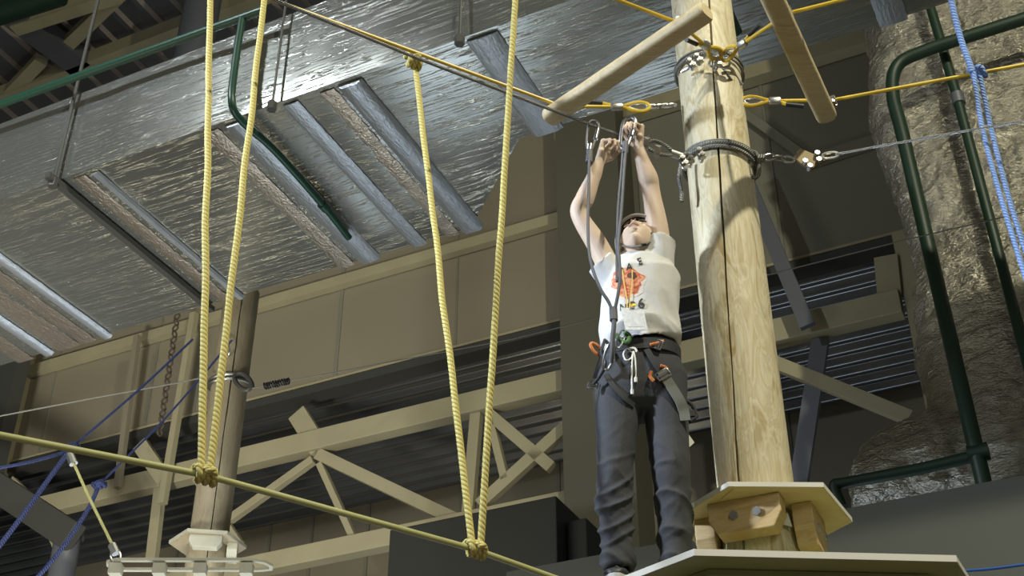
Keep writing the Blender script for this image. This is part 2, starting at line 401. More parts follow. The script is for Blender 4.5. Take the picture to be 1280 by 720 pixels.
# ---- trusses
def truss(label, chords, braces, v=10.8):
    c0 = chords[0]
    t = thing('steel_truss', B(c0[0], v, min(c[2] for c in chords)), label, 'truss')
    for u0, u1, z, h in chords:
        MB().bar(B(u0, v, z), B(u1, v, z), .16, h).build('chord', M['steel'], t, smooth=False, bevel=.008)
    for a, b, w_ in braces:
        MB().bar(a, b, .08, w_, AV).build('brace', M['steel'], t, smooth=False, bevel=.004) if False else MB().bar(a, b, w_, .08, AV).build('brace', M['steel'], t, smooth=False, bevel=.004)
    return t
q = lambda x, y, v=10.8: P(x, y, v=v)
truss('long cream steel truss running along the hall behind the far pole and yellow ropes',
      [(-11.6, -4.60, 6.82, .24), (-9.6, -4.60, 5.50, .20)],
      [(q(398, 568), q(570, 650), .13), (q(711, 531), q(600, 632), .13), (q(392, 575), q(280, 655), .09),
       (q(596, 515), q(584, 660), .12), (q(400, 580), q(450, 690), .07), (q(612, 520), q(632, 600), .08),
       (q(612, 518), q(690, 585), .12), (q(240, 590), q(300, 680), .08), (q(201, 605), q(190, 700), .13), (q(372, 517), q(400, 562), .22)])
truss('short cream steel truss between the tall pole and the crumpled foil column',
      [(-3.82, -1.25, 6.80, .25)],
      [(q(905, 428), q(1138, 523), .13), (q(1108, 322), q(1113, 372), .22)])
st1 = ubar('steel_strut', q(925, 205, 10.5), q(1010, 408, 10.5), .14, .06, M['steelgrey'], 'slanting galvanised strut to the right of the tall pole', 'strut', up=AV)
st2 = ubar('steel_strut', q(1026, 424, 10.85), q(998, 610, 10.85), .16, .06, M['steelgrey'], 'dark steel strut in the recess below the short truss', 'strut', up=AV)
for (x0, y0, x1, y1, w_, lb) in ((243, 392, 203, 630, .08, 'thin cream steel post left of the far wooden pole'),
                                 (172, 420, 147, 610, .07, 'short tan post left of the thinner wall posts'),
                                 ):
    ubar('steel_post', q(x0, y0, 10.6), q(x1, y1, 10.6), w_, w_, M['panel'] if w_ < .075 else M['steel'], lb, 'post')
ubar('knee_brace', q(176, 556, 10.65), q(206, 600, 10.65), .18, .08, M['steel'], 'short slanting cream knee brace between the two thin wall posts', 'brace', up=AV)
ubar('knee_brace', q(12, 605, 10.7), q(62, 655, 10.7), .2, .08, M['steel'], 'wide cream knee brace at the lower left, behind the dark arm', 'brace', up=AV)
ubar('knee_brace', q(60, 655, 10.7), q(88, 720, 10.7), .1, .06, M['steel'], 'thin cream brace dropping beside the round steel column', 'brace', up=AV)
# rusty chain
mb = MB(); a, b = q(222, 392, 10.4), q(199, 545, 10.4); n = 20
for i in range(n):
    c = a.lerp(b, (i+.5)/n); mb.torus(c, .038, .012, AU if i % 2 else AV, 10, 6)
tag(mb.build('hanging_chain', mat('rusty_iron', (.07, .05, .035), .8)), 'dark rusty chain hanging beside the thin cream post', 'chain')
# round column with a dark arm, lower left
t = thing('steel_column', P(82, 720, v=9)-Vector((0, 0, 1.2)), 'round grey steel column with a dark sloping arm at the lower left', 'column')
MB().tube([P(82, 720, v=9)-Vector((0, 0, 1.2)), P(85, 668, v=9)], .125, 20).build('shaft', M['steelgrey'], t)
MB().bar(P(-70, 565, v=8.9), P(92, 672, v=8.9), .28, .14, AV).build('arm', M['dark'], t, smooth=False, bevel=.01)
MB().tube([P(85, 675, v=9), P(85, 664, v=9)], .15, 20).build('collar', M['dark'], t)
# dark cabinet and fascia trim
t = thing('air_unit', B(-4.5, 7.9, 3.0), 'dark grey boxy air unit behind the knotted yellow ropes', 'air unit')
t.location = B(-4.75, 8.0, 2.6)
z1 = P(590, 641, v=8.0).z-EYE
MB().ubox(P(487, 664, v=8).dot(AU), P(695, 619, v=8).dot(AU), 8, 8.9, 2.6, z1).build('housing', M['dark'], t, smooth=False, bevel=.01)
MB().ubox(P(697, 622, v=8).dot(AU), P(722, 625, v=8).dot(AU), 8.15, 8.8, 2.6, z1-.14).build('side_panel', M['dark'], t, smooth=False, bevel=.01)
# ceiling steel, top left
zc = 11.75
h = lambda x, y, z=zc: P(x, y, z=z)
ubar('roof_beam', B(-13, 8.75, zc), B(-5.5, 8.75, zc), .16, .2, M['steel'], 'cream roof beam behind the long green pipe, top left')
ubar('roof_beam', B(-10.65, 5.5, zc), B(-10.2, 8.75, zc), .34, .2, M['deck'], 'wide dark roof beam sloping across the top left corner')
ubar('roof_beam', h(20, 30), h(150, -12), .16, .26, M['steel'], 'short cream roof beam at the very top left')
ubar('roof_brace', h(76, 63), h(150, -8), .16, .12, M['steel'], 'slanting grey roof brace right of the dark roof beam', 'brace')
ubar('roof_brace', h(8, 120), h(52, 74), .16, .12, M['steel'], 'slanting cream roof brace below the dark roof beam', 'brace')
tag(MB().tube([h(-20, 22, 11.0), h(75, -8, 11.0)], .14, 14).build('roof_pipe', M['greenl']), 'dark green pipe in the top left corner', 'pipe')
tag(MB().tube([P(243, 60, v=7.6)-Vector((0, 0, .5)), P(243, 60, v=7.6)+Vector((0, 0, 3.4))], .19, 24).build('round_duct', M['steelgrey']), 'grey round vertical duct rising above the foil duct', 'duct')

# ================================================================== FOIL AIR DUCT
duct = thing('air_duct', B(-5.5, 5.7, 5.5), 'huge foil-wrapped rectangular air duct crossing the upper left', 'duct')
def vback(u):
    if u < -3.45: return 6.5
    if u > -2.75: return 5.8
    t = (u+3.45)/.7; return 6.5-.7*t
straps = [-7.18, -6.6, -5.6, -5.38, -4.3, -3.88, -3.44, -2.56, -.42]
def puff(u):
    d = min(abs(u-s) for s in straps); return min(1, d/.25)**.6
mb = MB(); us = [-9.6+i*.06 for i in range(int(12.2/.06)+1)]; ring = []
nb, ns = 26, 14
for u in us:
    vb = vback(u); L_ = []
    for i in range(nb): L_.append((4.87+(vb-4.87)*i/nb, 5.5, 0, -1))
    for i in range(ns): L_.append((vb, 5.5+.75*i/ns, 1, 0))
    for i in range(nb): L_.append((vb+(4.87-vb)*i/nb, 6.25, 0, 1))
    for i in range(ns): L_.append((4.87, 6.25-.75*i/ns, -1, 0))
    for (v, z, nv, nz) in L_:
        nn = noise.noise(Vector((u*1.1, v*2.2, z*2.2)))*.006+noise.noise(Vector((u*5, v*7, z*7)))*.0015
        e = min(1, min(abs(v-4.87), abs(vb-v))/.2) if nv == 0 else min(1, min(abs(z-5.5), abs(6.25-z))/.15)
        dd = (nn+.012*puff(u))*e
        ring.append(B(u, v+nv*dd, z+nz*dd))
k = 2*(nb+ns); Fc = []
for i in range(len(us)-1):
    for j in range(k): Fc.append((i*k+j, i*k+(j+1) % k, (i+1)*k+(j+1) % k, (i+1)*k+j))
Fc.append(tuple(range(k))); Fc.append(tuple((len(us)-1)*k+j for j in range(k)))
mb.add(ring, Fc).build('duct_body', M['foil'], duct, ang=.9)
def strip(name, u, w_, th, m, v0=4.9, v1=None, z=5.49, wob=.003):
    v1 = v1 or vback(u)+.02; n = 90; rows = []
    mb = MB()
    for i in range(n+1):
        v = v0+(v1-v0)*i/n; d = noise.noise(Vector((u*9, v*22, 0)))*wob; zz = z+noise.noise(Vector((u*5, v*9, 3)))*wob*.4
        rows.append((B(u-w_/2+d, v, zz), B(u-w_*.3+d, v, zz-th), B(u+w_*.3+d, v, zz-th), B(u+w_/2+d, v, zz)))
    V = [p for r in rows for p in r]; F_ = []
    for i in range(n):
        for j in range(3): F_.append((i*4+j, i*4+j+1, (i+1)*4+j+1, (i+1)*4+j))
        F_.append((i*4+3, i*4, (i+1)*4, (i+1)*4+3))
    F_ += [(0, 1, 2, 3), (n*4, n*4+1, n*4+2, n*4+3)]
    return mb.add(V, F_).build(name, m, duct, ang=.9)
for u, w_ in ((-7.42, .16), (-6.98, .22), (-6.78, .14), (-5.49, .10), (-4.45, .12), (-3.60, .10)): strip('foil_tape', u, w_, .004, M['foil_tape'], wob=.010)
for u, w_, th in ((-7.18, .10, .022), (-6.6, .09, .022), (-5.36, .06, .018), (-4.26, .17, .022), (-3.86, .11, .008), (-3.44, .17, .03), (-2.56, .20, .014), (-.42, .16, .006)): strip('foil_band', u, w_, th, M['foil_dark'])
# trapeze hangers: rod + rail
for u, lb in ((-5.62, 'black rod and rail hanger under the left part of the foil duct'), (-3.93, 'thin rod hanger clipped to the duct edge near the bright reflection'), (-2.66, 'hanger rod at the duct edge above the wooden steps')):
    t = thing('duct_hanger', B(u, 4.84, 5.44), lb, 'hanger')
    MB().tube([B(u, 4.82, 5.42), B(u, 4.82, 12.0)], .008 if u > -5 else .013, 8).build('rod', M['dark'], t)
    MB().tube([B(u, 4.82, 5.40), B(u, 4.82, 5.46)], .03, 6).build('nut', M['dark'], t)
    if u < -5: MB().bar(B(u, 4.76, 5.455), B(u, 6.52, 5.455), .045, .04).build('rail', M['dark'], t, smooth=False)
# long green pipe in front of the duct and its branch under it
def green(name, pts, r, m, label, parent=None, n=12):
    o = MB().tube(spline(pts, 10), r, n).build(name, m, parent); return tag(o, label, 'pipe')
gp = thing('green_pipe', P(0, 130, v=4.7), 'thin green pipe along the top left with a branch dropping over the duct', 'pipe')
MB().tube([P(-60, 152, v=4.7), P(330, 12, v=4.7)], .027, 12).build('main_run', M['green'], gp)
MB().tube(spline([P(303, 22, v=4.7), P(294, 80, v=4.7), P(290, 128, v=4.7), P(303, 152, z=5.42), P(345, 190, z=5.42), P(405, 258, z=5.42), P(436, 297, z=5.42)], 10), .024, 12).build('branch', M['green'], gp)
MB().tube([P(405, 258, z=5.42)-AV*.03, P(405, 258, z=5.42)+AV*.03], .033, 12).build('fitting', M['green'], gp)
tag(MB().tube([P(897, -15, z=5.3), P(921, 40, z=5.3)], .03, 12).build('green_pipe', M['green']), 'short green pipe end beside the top of the tall pole', 'pipe')

# ================================================================== CRUMPLED FOIL COLUMN, lower right
mb = MB(); cu, cv = .9, 8.9
mb.loft([(B(cu, cv, z), AU*(1.8+.05*math.sin(z*3)), AV*.9) for z in [2.6+.2*i for i in range(46)]], 48, p=6)
o_ = [P(x, y, v=8.3) for x, y in ((1165, 575), (1130, 580), (1100, 590), (1075, 605), (1058, 625))]
mb.loft([(o_[0]+AU*.5+AV*.3, AZ*.42, AV*.55), (o_[0]+AV*.3, AZ*.40, AV*.55), (o_[1]+AV*.3, AZ*.38, AV*.52), (o_[2]+AV*.3, AZ*.34, AV*.5), (o_[3]+AV*.3, AZ*.27, AV*.46), (o_[4]+AV*.3, AZ*.12, AV*.3)], 32)
fr = remeshed(mb, .026, 4)
for i, (p, n_) in enumerate(zip(fr.v, fr.n)):
    u, v, z = p.dot(AU), p.dot(AV), p.z
    d = noise.fractal(Vector((u*3, v*3, z*6)), 1, 2, 4)*.035+(abs(noise.noise(Vector((u*1.2, v*1.2, z*2.4))))-.3)*.07+(abs(noise.noise(Vector((u*7, v*7, z*16))))-.2)*.035+noise.noise(Vector((u*18, v*18, z*34)))*.008
    fr.v[i] = p+n_*d
ic = thing('insulated_duct', B(.9, 8.9, 2.6), 'thick vertical duct wrapped in crumpled foil at the right edge', 'duct')
fr.build('wrapped_body', M['foil_rough'], ic, ang=1.2)
# dark green pipe frames in front of it
gf = thing('green_pipe', P(1232, 600, v=7.75), 'thick dark green pipe frame with rounded upper corner before the crumpled foil', 'pipe')
V76 = 7.7
MB().tube(spline([P(1330, 8, v=V76), P(1215, 44, v=V76), P(1155, 64, v=V76), P(1122, 82, v=V76), P(1116, 118, v=V76), P(1131, 180, v=V76), P(1182, 400, v=V76), P(1238, 640, v=V76)], 10), .048, 14).build('main_pipe', M['greenl'], gf)
MB().tube(spline([P(1224, 569, v=V76), P(1140, 588, v=V76), P(1060, 603, v=V76), P(1043, 608, v=V76), P(1052, 634, v=V76)], 8), .036, 12).build('side_branch', M['greenl'], gf)
MB().tube([P(1223, 566, v=V76)-AU*.06, P(1223, 566, v=V76)+AU*.06], .056, 12).build('tee_fitting', M['greenl'], gf)
gs = thing('green_pipe', P(1290, 500, v=7.9), 'thinner dark green pipe slanting down the right edge of the crumpled foil', 'pipe')
MB().tube([P(1156, -15, v=7.84), P(1196, 120, v=7.84), P(1252, 330, v=7.84), P(1297, 500, v=7.84)], .036, 12).build('pipe_run', M['greenl'], gs)
MB().tube([P(1196, 118, v=7.84), P(1199, 130, v=7.84)], .046, 12).build('coupling', M['steelgrey'], gs)

# ================================================================== WOODEN POLES
def pole(name, x, y, z0, z1, R, m, label, crack, seed=0, n=128, dz=.03):
    fc = math.atan2(-y, -x)      # the side that looks at the visitor
    V = []; nz = int((z1-z0)/dz)
    for i in range(nz+1):
        z = z0+(z1-z0)*i/nz; zr = z-EYE
        s = crack(zr); ca = fc+math.asin(max(-.9, min(.9, s)))+noise.noise(Vector((seed, zr*3, 0)))*.04
        cw = .040*(.7+.5*noise.noise(Vector((seed+5, zr*1.7, 1))))
        for k in range(n):
            t = 2*math.pi*k/n
            # denser around the crack
            a = ca+math.copysign(abs((t-math.pi)/math.pi)**1.9*math.pi, t-math.pi)
            d = abs((a-ca+math.pi) % (2*math.pi)-math.pi)
            r = R*(1+.012*noise.noise(Vector((math.cos(a)*1.2+seed, math.sin(a)*1.2, zr*.9)))+.006*noise.noise(Vector((math.cos(a)*5+seed, math.sin(a)*5, zr*2))))
            r -= .0035*max(0, math.cos((a-fc)*1+.9))**8
            if d < cw: r -= .045*(1-d/cw)**.5
            V.append(Vector((x+r*math.cos(a), y+r*math.sin(a), z)))
    Fc = [(i*n+k, i*n+(k+1) % n, (i+1)*n+(k+1) % n, (i+1)*n+k) for i in range(nz) for k in range(n)]
    Fc.append(tuple(range(n-1, -1, -1))); Fc.append(tuple(nz*n+k for k in range(n)))
    o = MB().add(V, Fc).build(name, m, loc=(x, y, z0), ang=.5)
    return tag(o, label, 'pole')
PX, PY, PR = .862, 4.33, .135
pole('wooden_pole', PX, PY, 0, EYE+4.95, PR, M['pole'], 'tall thick peeled wooden pole with a long crack, right of the boy', lambda z: -.39+(z-2.12)*.29, 0)
FX, FY = P(264, 650, Y=8.6).x, 8.6
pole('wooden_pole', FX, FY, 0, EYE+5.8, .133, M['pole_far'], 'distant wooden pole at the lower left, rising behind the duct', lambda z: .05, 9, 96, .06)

def ring_pts(cx, cy, z, r, n=40, tilt=0, ph=0):
    return [Vector((cx+r*math.cos(a), cy+r*math.sin(a), z+tilt*math.cos(a-ph))) for a in [2*math.pi*i/n for i in range(n)]]
def nut(mb, c, ax, r=.012, l=.014):
    ax = Vector(ax).normalized(); mb.tube([Vector(c)-ax*l/2, Vector(c)+ax*l/2], r, 6)
def link(mb, a, b, w_, r, up):
    """one chain link / shackle bow spanning a to b"""
    a, b = Vector(a), Vector(b); d = (b-a); l = d.length; d.normalize(); s = d.cross(Vector(up)).normalized()
    c = (a+b)/2; n = 20
    pts = [c+d*(l/2)*math.cos(2*math.pi*i/n)+s*w_/2*math.copysign(abs(math.sin(2*math.pi*i/n))**.7, math.sin(2*math.pi*i/n)) for i in range(n)]
    mb.tube(pts, r, 8, closed=True)
def clip(parent, c, d, up, s=1, name='wire_clip'):
    """U-bolt wire rope clip with two nuts"""
    c, d = Vector(c), Vector(d).normalized(); up = Vector(up); up = (up-d*up.dot(d)).normalized(); sd = d.cross(up)
    mb = MB()
    pts = [c+sd*.014*s*math.cos(a)+up*.014*s*math.sin(a) for a in [math.pi+math.pi*i/8 for i in range(9)]]
    pts = [pts[0]+up*.03*s]+pts+[pts[-1]+up*.03*s]; mb.tube(pts, .0045*s, 8)
    mb.box(c+up*.012*s, sd*.021*s, d*.010*s, up*.006*s)
    nut(mb, c+sd*.014*s+up*.024*s, up, .009*s, .009*s); nut(mb, c-sd*.014*s+up*.024*s, up, .009*s, .009*s)
    return mb.build(name, M['zinc'], parent, ang=.5)

zA = P(915, 92, Y=4.33).z; zB = P(944, 208, Y=4.33).z
# collars of wire rope round the pole
ca = thing('wire_collar', (PX, PY, zA-.03), 'upper wire rope collar wound round the tall pole, holding the yellow cable ends', 'wire collar')
for k, (dz, tl, ph, r) in enumerate(((0, .010, 1, .0065), (.017, .014, 2.2, .006), (-.016, .02, 3.0, .006))):
    MB().tube(ring_pts(PX, PY, zA+dz, PR+.011, 48, tl, ph), r, 8, closed=True).build('wire_turn', M['cable_dark'], ca)
MB().tube(spline([P(852, 90, Y=4.22), P(862, 84, Y=4.19), P(876, 74, Y=4.17), P(886, 66, Y=4.15)], 6), .008, 8).build('wire_tail', M['zinc'], ca)
MB().tube(spline([P(905, 84, Y=4.18), P(914, 86, Y=4.2), P(920, 96, Y=4.24), P(928, 106, Y=4.26)], 6), .007, 8).build('wire_tail', M['zinc'], ca)
MB().tube(spline([P(898, 78, Y=4.17), P(906, 88, Y=4.17), P(912, 97, Y=4.20), P(918, 104, Y=4.25)], 6), .006, 8).build('wire_tail', M['cable_dark'], ca)
for x, y in ((873, 77), (864, 83)): clip(ca, P(x, y, Y=4.175), (1, 0, .6), (0, -1, .1), 1.1)
mb = MB(); link(mb, P(888, 82, Y=4.17), P(902, 66, Y=4.13), .036, .006, (0, 1, 0)); link(mb, P(893, 78, Y=4.15), P(912, 80, Y=4.16), .034, .006, (0, 0.6, 1)); link(mb, P(893, 88, Y=4.17), P(897, 74, Y=4.13), .03, .006, (1, .6, 0))
nut(mb, P(897, 80, Y=4.13), (1, 0, 0), .012, .03); mb.build('shackle', M['zinc'], ca)
cb = thing('wire_collar', (PX, PY, zB-.05), 'lower thick wire rope collar round the tall pole above the boy\'s elbow height', 'wire collar')
cb['label'] = 'lower thick grey wire collar wound round the tall pole, holding the steel cables'
for dz, tl, ph, r in ((0, .012, 3.6, .0095), (.021, .016, 2.6, .009), (-.02, .022, 3.3, .008)):
    MB().tube(ring_pts(PX, PY, zB+dz, PR+.014, 48, tl, ph), r, 8, closed=True).build('wire_turn', M['cable_dark'], cb)
MB().tube(spline([P(852, 200, Y=4.24), P(849, 222, Y=4.24), P(852, 238, Y=4.24), P(852, 252, Y=4.25)], 6), .0085, 8).build('wire_tail', M['cable_dark'], cb)
for x, y, u_ in ((855, 207, (0, -1, .2)), (862, 203, (0, -1, .5)), (876, 197, (0, -1, .3))): clip(cb, P(x, y, Y=4.185), (1, 0, .3), u_, 1.25)
mb = MB(); link(mb, P(941, 190, Y=4.25), P(943, 222, Y=4.25), .045, .009, (0, 1, 0)); nut(mb, P(951, 198, Y=4.24), (1, 0, 0), .018, .035); mb.build('shackle', M['cable_dark'], cb)

# ---- yellow bridge cables
def end_fitting(t, tip, d, up, rr=.0085, tail=.10, tail_up=1, metal_tail=False):
    """thimble loop, ferrule and taped tail; d points away from the pole"""
    tip, d = Vector(tip), Vector(d).normalized(); up = Vector(up); up = (up-d*up.dot(d)).normalized()
    L_ = .095
    lp = [tip+d*(L_*x)+up*(.026*y) for x, y in ((1.25, .1), (1, .35), (.7, .8), (.35, 1), (.08, .62), (0, 0), (.08, -.62), (.35, -1), (.7, -.8), (1, -.35), (1.25, -.1))]
    MB().tube(spline(lp, 5), rr, 8).build('rope_eye', M['yellow_smooth'], t)
    li = [tip+d*(.012+L_*.8*x)+up*(.017*y) for x, y in ((1.0, .15), (.7, .75), (.35, 1), (.08, .62), (0, 0), (.08, -.62), (.35, -1), (.7, -.75), (1.0, -.15))]
    MB().tube(spline(li, 5), .005, 8).build('thimble', M['zinc'], t)
    f = tip+d*L_*1.2
    MB().loft([(f, up*.017, d.cross(up)*.013), (f+d*.004, up*.020, d.cross(up)*.015), (f+d*.046, up*.020, d.cross(up)*.015), (f+d*.05, up*.017, d.cross(up)*.013)], 20).build('ferrule', M['zinc'], t)
    a = f+d*.05+up*.008*tail_up; b = a+d*tail*.35+up*.012*tail_up; c = b+d*tail+up*.012*tail_up
    MB().tube([a, b], rr*.95, 8).build('rope_tail', M['yellow_smooth'], t)
    MB().tube([b-d*.004, c], rr*1.15, 10).build('tail_sleeve', M['black'], t)
    return f+d*.05
def bridge_cable(label, pts, tip, up, tail=.10, tail_up=1, anchor=None):
    tip = Vector(tip); d = (Vector(pts[-1])-tip).normalized()
    t = thing('bridge_cable', tip, label, 'cable', 'yellow cables carrying the wooden steps')
    f = end_fitting(t, tip, d, up, tail=tail, tail_up=tail_up)
    MB().tube(list(map(Vector, pts))+[f], .0078, 10).build('coated_cable', M['yellow_smooth'], t)
    if anchor is not None:
        mb = MB(); an = Vector(anchor); n = max(2, round((an-tip).length/.032)); e = (an-tip).normalized()
        for i in range(n):
            a = tip.lerp(an, i/n)-e*.006; b = tip.lerp(an, (i+1)/n)+e*.006
            link(mb, a+Vector((0, 0, 0)), b, .022, .0055, (0, 0, 1) if i % 2 else (0, 1, 0))
        mb.build('chain_links', M['zinc'], t)
    return t
zr = 3.83
bridge_cable('yellow cable from the upper left, past the log, to the left side of the pole', [P(337, -2, z=zr), P(702, 133, z=zr)], P(812, 134, Y=4.27), (0, 0, 1), .11, 1, P(843, 132, Y=4.31))
bridge_cable('short yellow cable over the left log, ending on the front of the pole', [P(752, -8, z=zr+.02), P(849, 29, z=3.88)], P(899, 71, Y=4.13), (1, 0, .5), .07, -1)
bridge_cable('yellow cable crossing to the right edge below the right log', [P(1300, 77, z=zr), P(1042, 125, z=zr)], P(927, 127, Y=4.28), (0, 0, 1), .07, -1, P(914, 127, Y=4.31))
bridge_cable('yellow cable from the front of the pole past the top end of the right log', [P(1085, -8, z=zr+.05), P(984, 17, z=3.87)], P(903, 72, Y=4.13), (-.2, 0, 1), .07, 1)
# ---- log steps
def log(a, b, r, label, clamps, seed):
    a, b = Vector(a), Vector(b); d = (b-a).normalized(); s = d.cross(Vector((0, 0, 1))).normalized(); u = s.cross(d)
    t = thing('bridge_step', (a+b)/2-u*r, label, 'wooden step')
    n = 28; rings = []
    L_ = (b-a).length
    for x, k in ((0, .82), (.008, .96), (.02, 1)): rings.append((a+d*x, k))
    for i in range(1, 24): rings.append((a+d*(.02+(L_-.04)*i/24), 1))
    for x, k in ((.02, 1), (.008, .96), (0, .82)): rings.append((b-d*x, k))
    mb = MB(); V = []
    for i, (c, k) in enumerate(rings):
        for j in range(n):
            g = 2*math.pi*j/n; rr = r*k*(1+.03*noise.noise(Vector((seed, i*.3, math.cos(g)))))
            y = math.cos(g)*rr; zz = math.sin(g)*rr
            if zz < -.55*r: zz = -.55*r+(zz+.55*r)*.25       # slightly flattened face
            V.append(c+s*y+u*zz)
    Fc = [(i*n+j, i*n+(j+1) % n, (i+1)*n+(j+1) % n, (i+1)*n+j) for i in range(len(rings)-1) for j in range(n)]
    Fc += [tuple(range(n)), tuple((len(rings)-1)*n+j for j in range(n))]
    o = mb.add(V, Fc).build('log', M['log'], t, ang=.7)
    for c in clamps:
        c = Vector(c); m2 = MB()
        m2.torus(c, .016, .006, d.cross(Vector((0, 0, 1))), 14, 8); m2.box(c, d*.022, s*.010, u*.012)
        nut(m2, c+d*.014-u*.014, u, .010, .012); nut(m2, c-d*.014-u*.014, u, .010, .012); nut(m2, c+u*.016, u, .010, .012)
        m2.build('cable_clamp', M['zinc'], t, ang=.5)
    return t
log(P(685, 148, z=3.775), P(884, 14, z=3.80), .044, 'pale log step left of the tall pole top, lying across two yellow cables', [P(702, 135, z=3.81), P(848, 27, z=3.85)], 1)
log(P(960, -14, z=3.79), P(1034, 147, z=3.775), .044, 'pale round log step right of the tall pole top, sloping down to the right', [P(987, 15, z=3.85), P(1042, 126, z=3.81)], 5)

# ---- steel safety cables
zS = P(741, 157, Y=4.02).z-EYE
sc = thing('safety_cable', P(845, 196, Y=4.2), 'twisted grey steel cable from the upper left to the pole, gripped by the boy', 'cable')
MB().tube([P(300, -18, z=zS+.02), P(520, 72, z=zS+.01), P(741, 157, z=zS), P(806, 180, Y=4.14)], .0068, 10).build('wire_rope', M['cable'], sc)
MB().tube(spline([P(806, 180, Y=4.14), P(818, 176, Y=4.14), P(832, 182, Y=4.15), P(842, 192, Y=4.17), P(832, 194, Y=4.15), P(818, 190, Y=4.14), P(806, 182, Y=4.14)], 5), .0075, 8).build('wire_eye', M['cable_dark'], sc)
MB().tube([P(838, 191, Y=4.165), P(852, 196, Y=4.18)], .017, 12).build('ferrule', M['zinc'], sc)
for x, y in ((808, 178), (822, 188)): clip(sc, P(x, y, Y=4.13), (1, 0, -.2), (0, -.6, -1), 1.2)
MB().tube(spline([P(799, 180, Y=4.12), P(806, 174, Y=4.11), P(812, 169, Y=4.10)], 4), .003, 6).build('wire_end', M['zinc'], sc)
s2 = thing('safety_cable', P(952, 198, Y=4.24), 'thin grey steel cable right of the pole with a chain and brass tensioner', 'cable')
mb = MB(); cs = [P(953, 198, Y=4.24), P(966, 196, Y=4.24), P(978, 198, Y=4.25), P(990, 200, Y=4.25)]
for i in range(3): link(mb, cs[i], cs[i+1]+(cs[i+1]-cs[i])*.25, .026, .005, (0, 0, 1) if i % 2 else (0, 1, .3))
mb.build('chain_links', M['zinc'], s2)
brass = mat('tarnished_brass', (.16, .12, .05), .6, .3)
mb = MB(); mb.prism([P(992, 196, Y=4.24), P(1000, 185, Y=4.24), P(1024, 195, Y=4.24), P(1040, 190, Y=4.24), P(1034, 199, Y=4.24), P(1014, 211, Y=4.24), P(1002, 205, Y=4.24)], (0, .012, 0)); mb.build('tensioner_plate', brass, s2, smooth=False, bevel=.002)
for x, y in ((1006, 203), (1012, 209), (1023, 201), (1021, 193)):
    mb = MB(); nut(mb, P(x, y, Y=4.235), (0, 1, 0), .011, .03); mb.build('bolt', M['zinc'], s2, ang=.5)
mb = MB(); link(mb, P(1028, 196, Y=4.23), P(1048, 193, Y=4.23), .03, .006, (0, 1, 0)); mb.build('shackle', M['zinc'], s2, ang=.5)
MB().tube([P(1044, 193, Y=4.23), P(1160, 172, Y=4.1), P(1300, 148, Y=3.95)], .005, 8).build('wire_rope', M['cable'], s2)

# ---- foot cable and hanging yellow rope loops
zf = 1.66
tag(MB().tube([P(-15, 541, z=zf), P(257, 594, z=zf), P(594, 687, z=zf), P(712, 729, z=1.61)], .0095, 12).build('foot_cable', M['yellow_pale']), 'thick pale yellow foot cable running across the lower left to the platform', 'cable')
def knot(name, t, c, d, r, s, m, n=3):
    """wraps round a cable at c running along d plus a crossing bight"""
    c, d = Vector(c), Vector(d).normalized(); mb = MB(); w_ = s*2.1
    a = d.orthogonal().normalized(); b = d.cross(a); k = n*14; R = r+s*.9
    pts = [c+d*((i/k-.5)*w_*n)+(a*math.cos(2*math.pi*i/14)+b*math.sin(2*math.pi*i/14))*R for i in range(k+1)]
    mb.tube(pts, s, 8)
    f = Vector((0, -1, 0)); f = (f-d*f.dot(d)).normalized(); g = d.cross(f)
    mb.tube(spline([c-d*w_*1.1-g*R, c+f*(R+s*1.1)-d*w_*.3, c+f*(R+s*1.2)+d*w_*.4, c+d*w_*1.2+g*R], 5), s, 8)
    mb.tube(spline([c-d*w_*1.0+g*R, c+f*(R+s*.9), c+d*w_*1.0-g*R], 5), s, 8)
    return mb.build(name, m, t)
def loop(label, tops, bot, zt, knots_top):
    t = thing('rope_loop', P(*bot, z=zf-.03), label, 'rope', 'yellow rope loops hung over the foot cable')
    for k, (x, y) in enumerate(tops):
        bx = bot[0]+(-5 if k == 0 else 6)
        A_, B_ = P(x, y, z=zt), P(bx, bot[1]-8, z=zf+.03)
        n = 40; pts = []
        for i in range(n+1):
            q_ = A_.lerp(B_, i/n); q_ += Vector((noise.noise(Vector((x, i*.2, 0))), 0, 0))*.006*math.sin(math.pi*i/n); pts.append(q_)
        MB().tube(pts, .0115, 10).build('rope_strand', M['yellow'], t)
    fd = P(594, 687, z=zf)-P(257, 594, z=zf)
    knot('bottom_knot', t, P(*bot, z=zf), fd, .010, .0105, M['yellow'], 3)
    for (x, y) in knots_top: knot('top_knot', t, P(x, y, z=zt), P(702, 133, z=zr)-P(337, -2, z=zr), .014, .0105, M['yellow'], 3)
    return t
loop('left of the two tall yellow rope loops, knotted low on the foot cable', [(263, -12), (331, -6)], (257, 594), zr+.0, [])
loop('right yellow rope loop in a narrow V, knotted to the overhead cable', [(519, 82), (645, -12)], (595, 687), zr-.01, [(517, 77)])

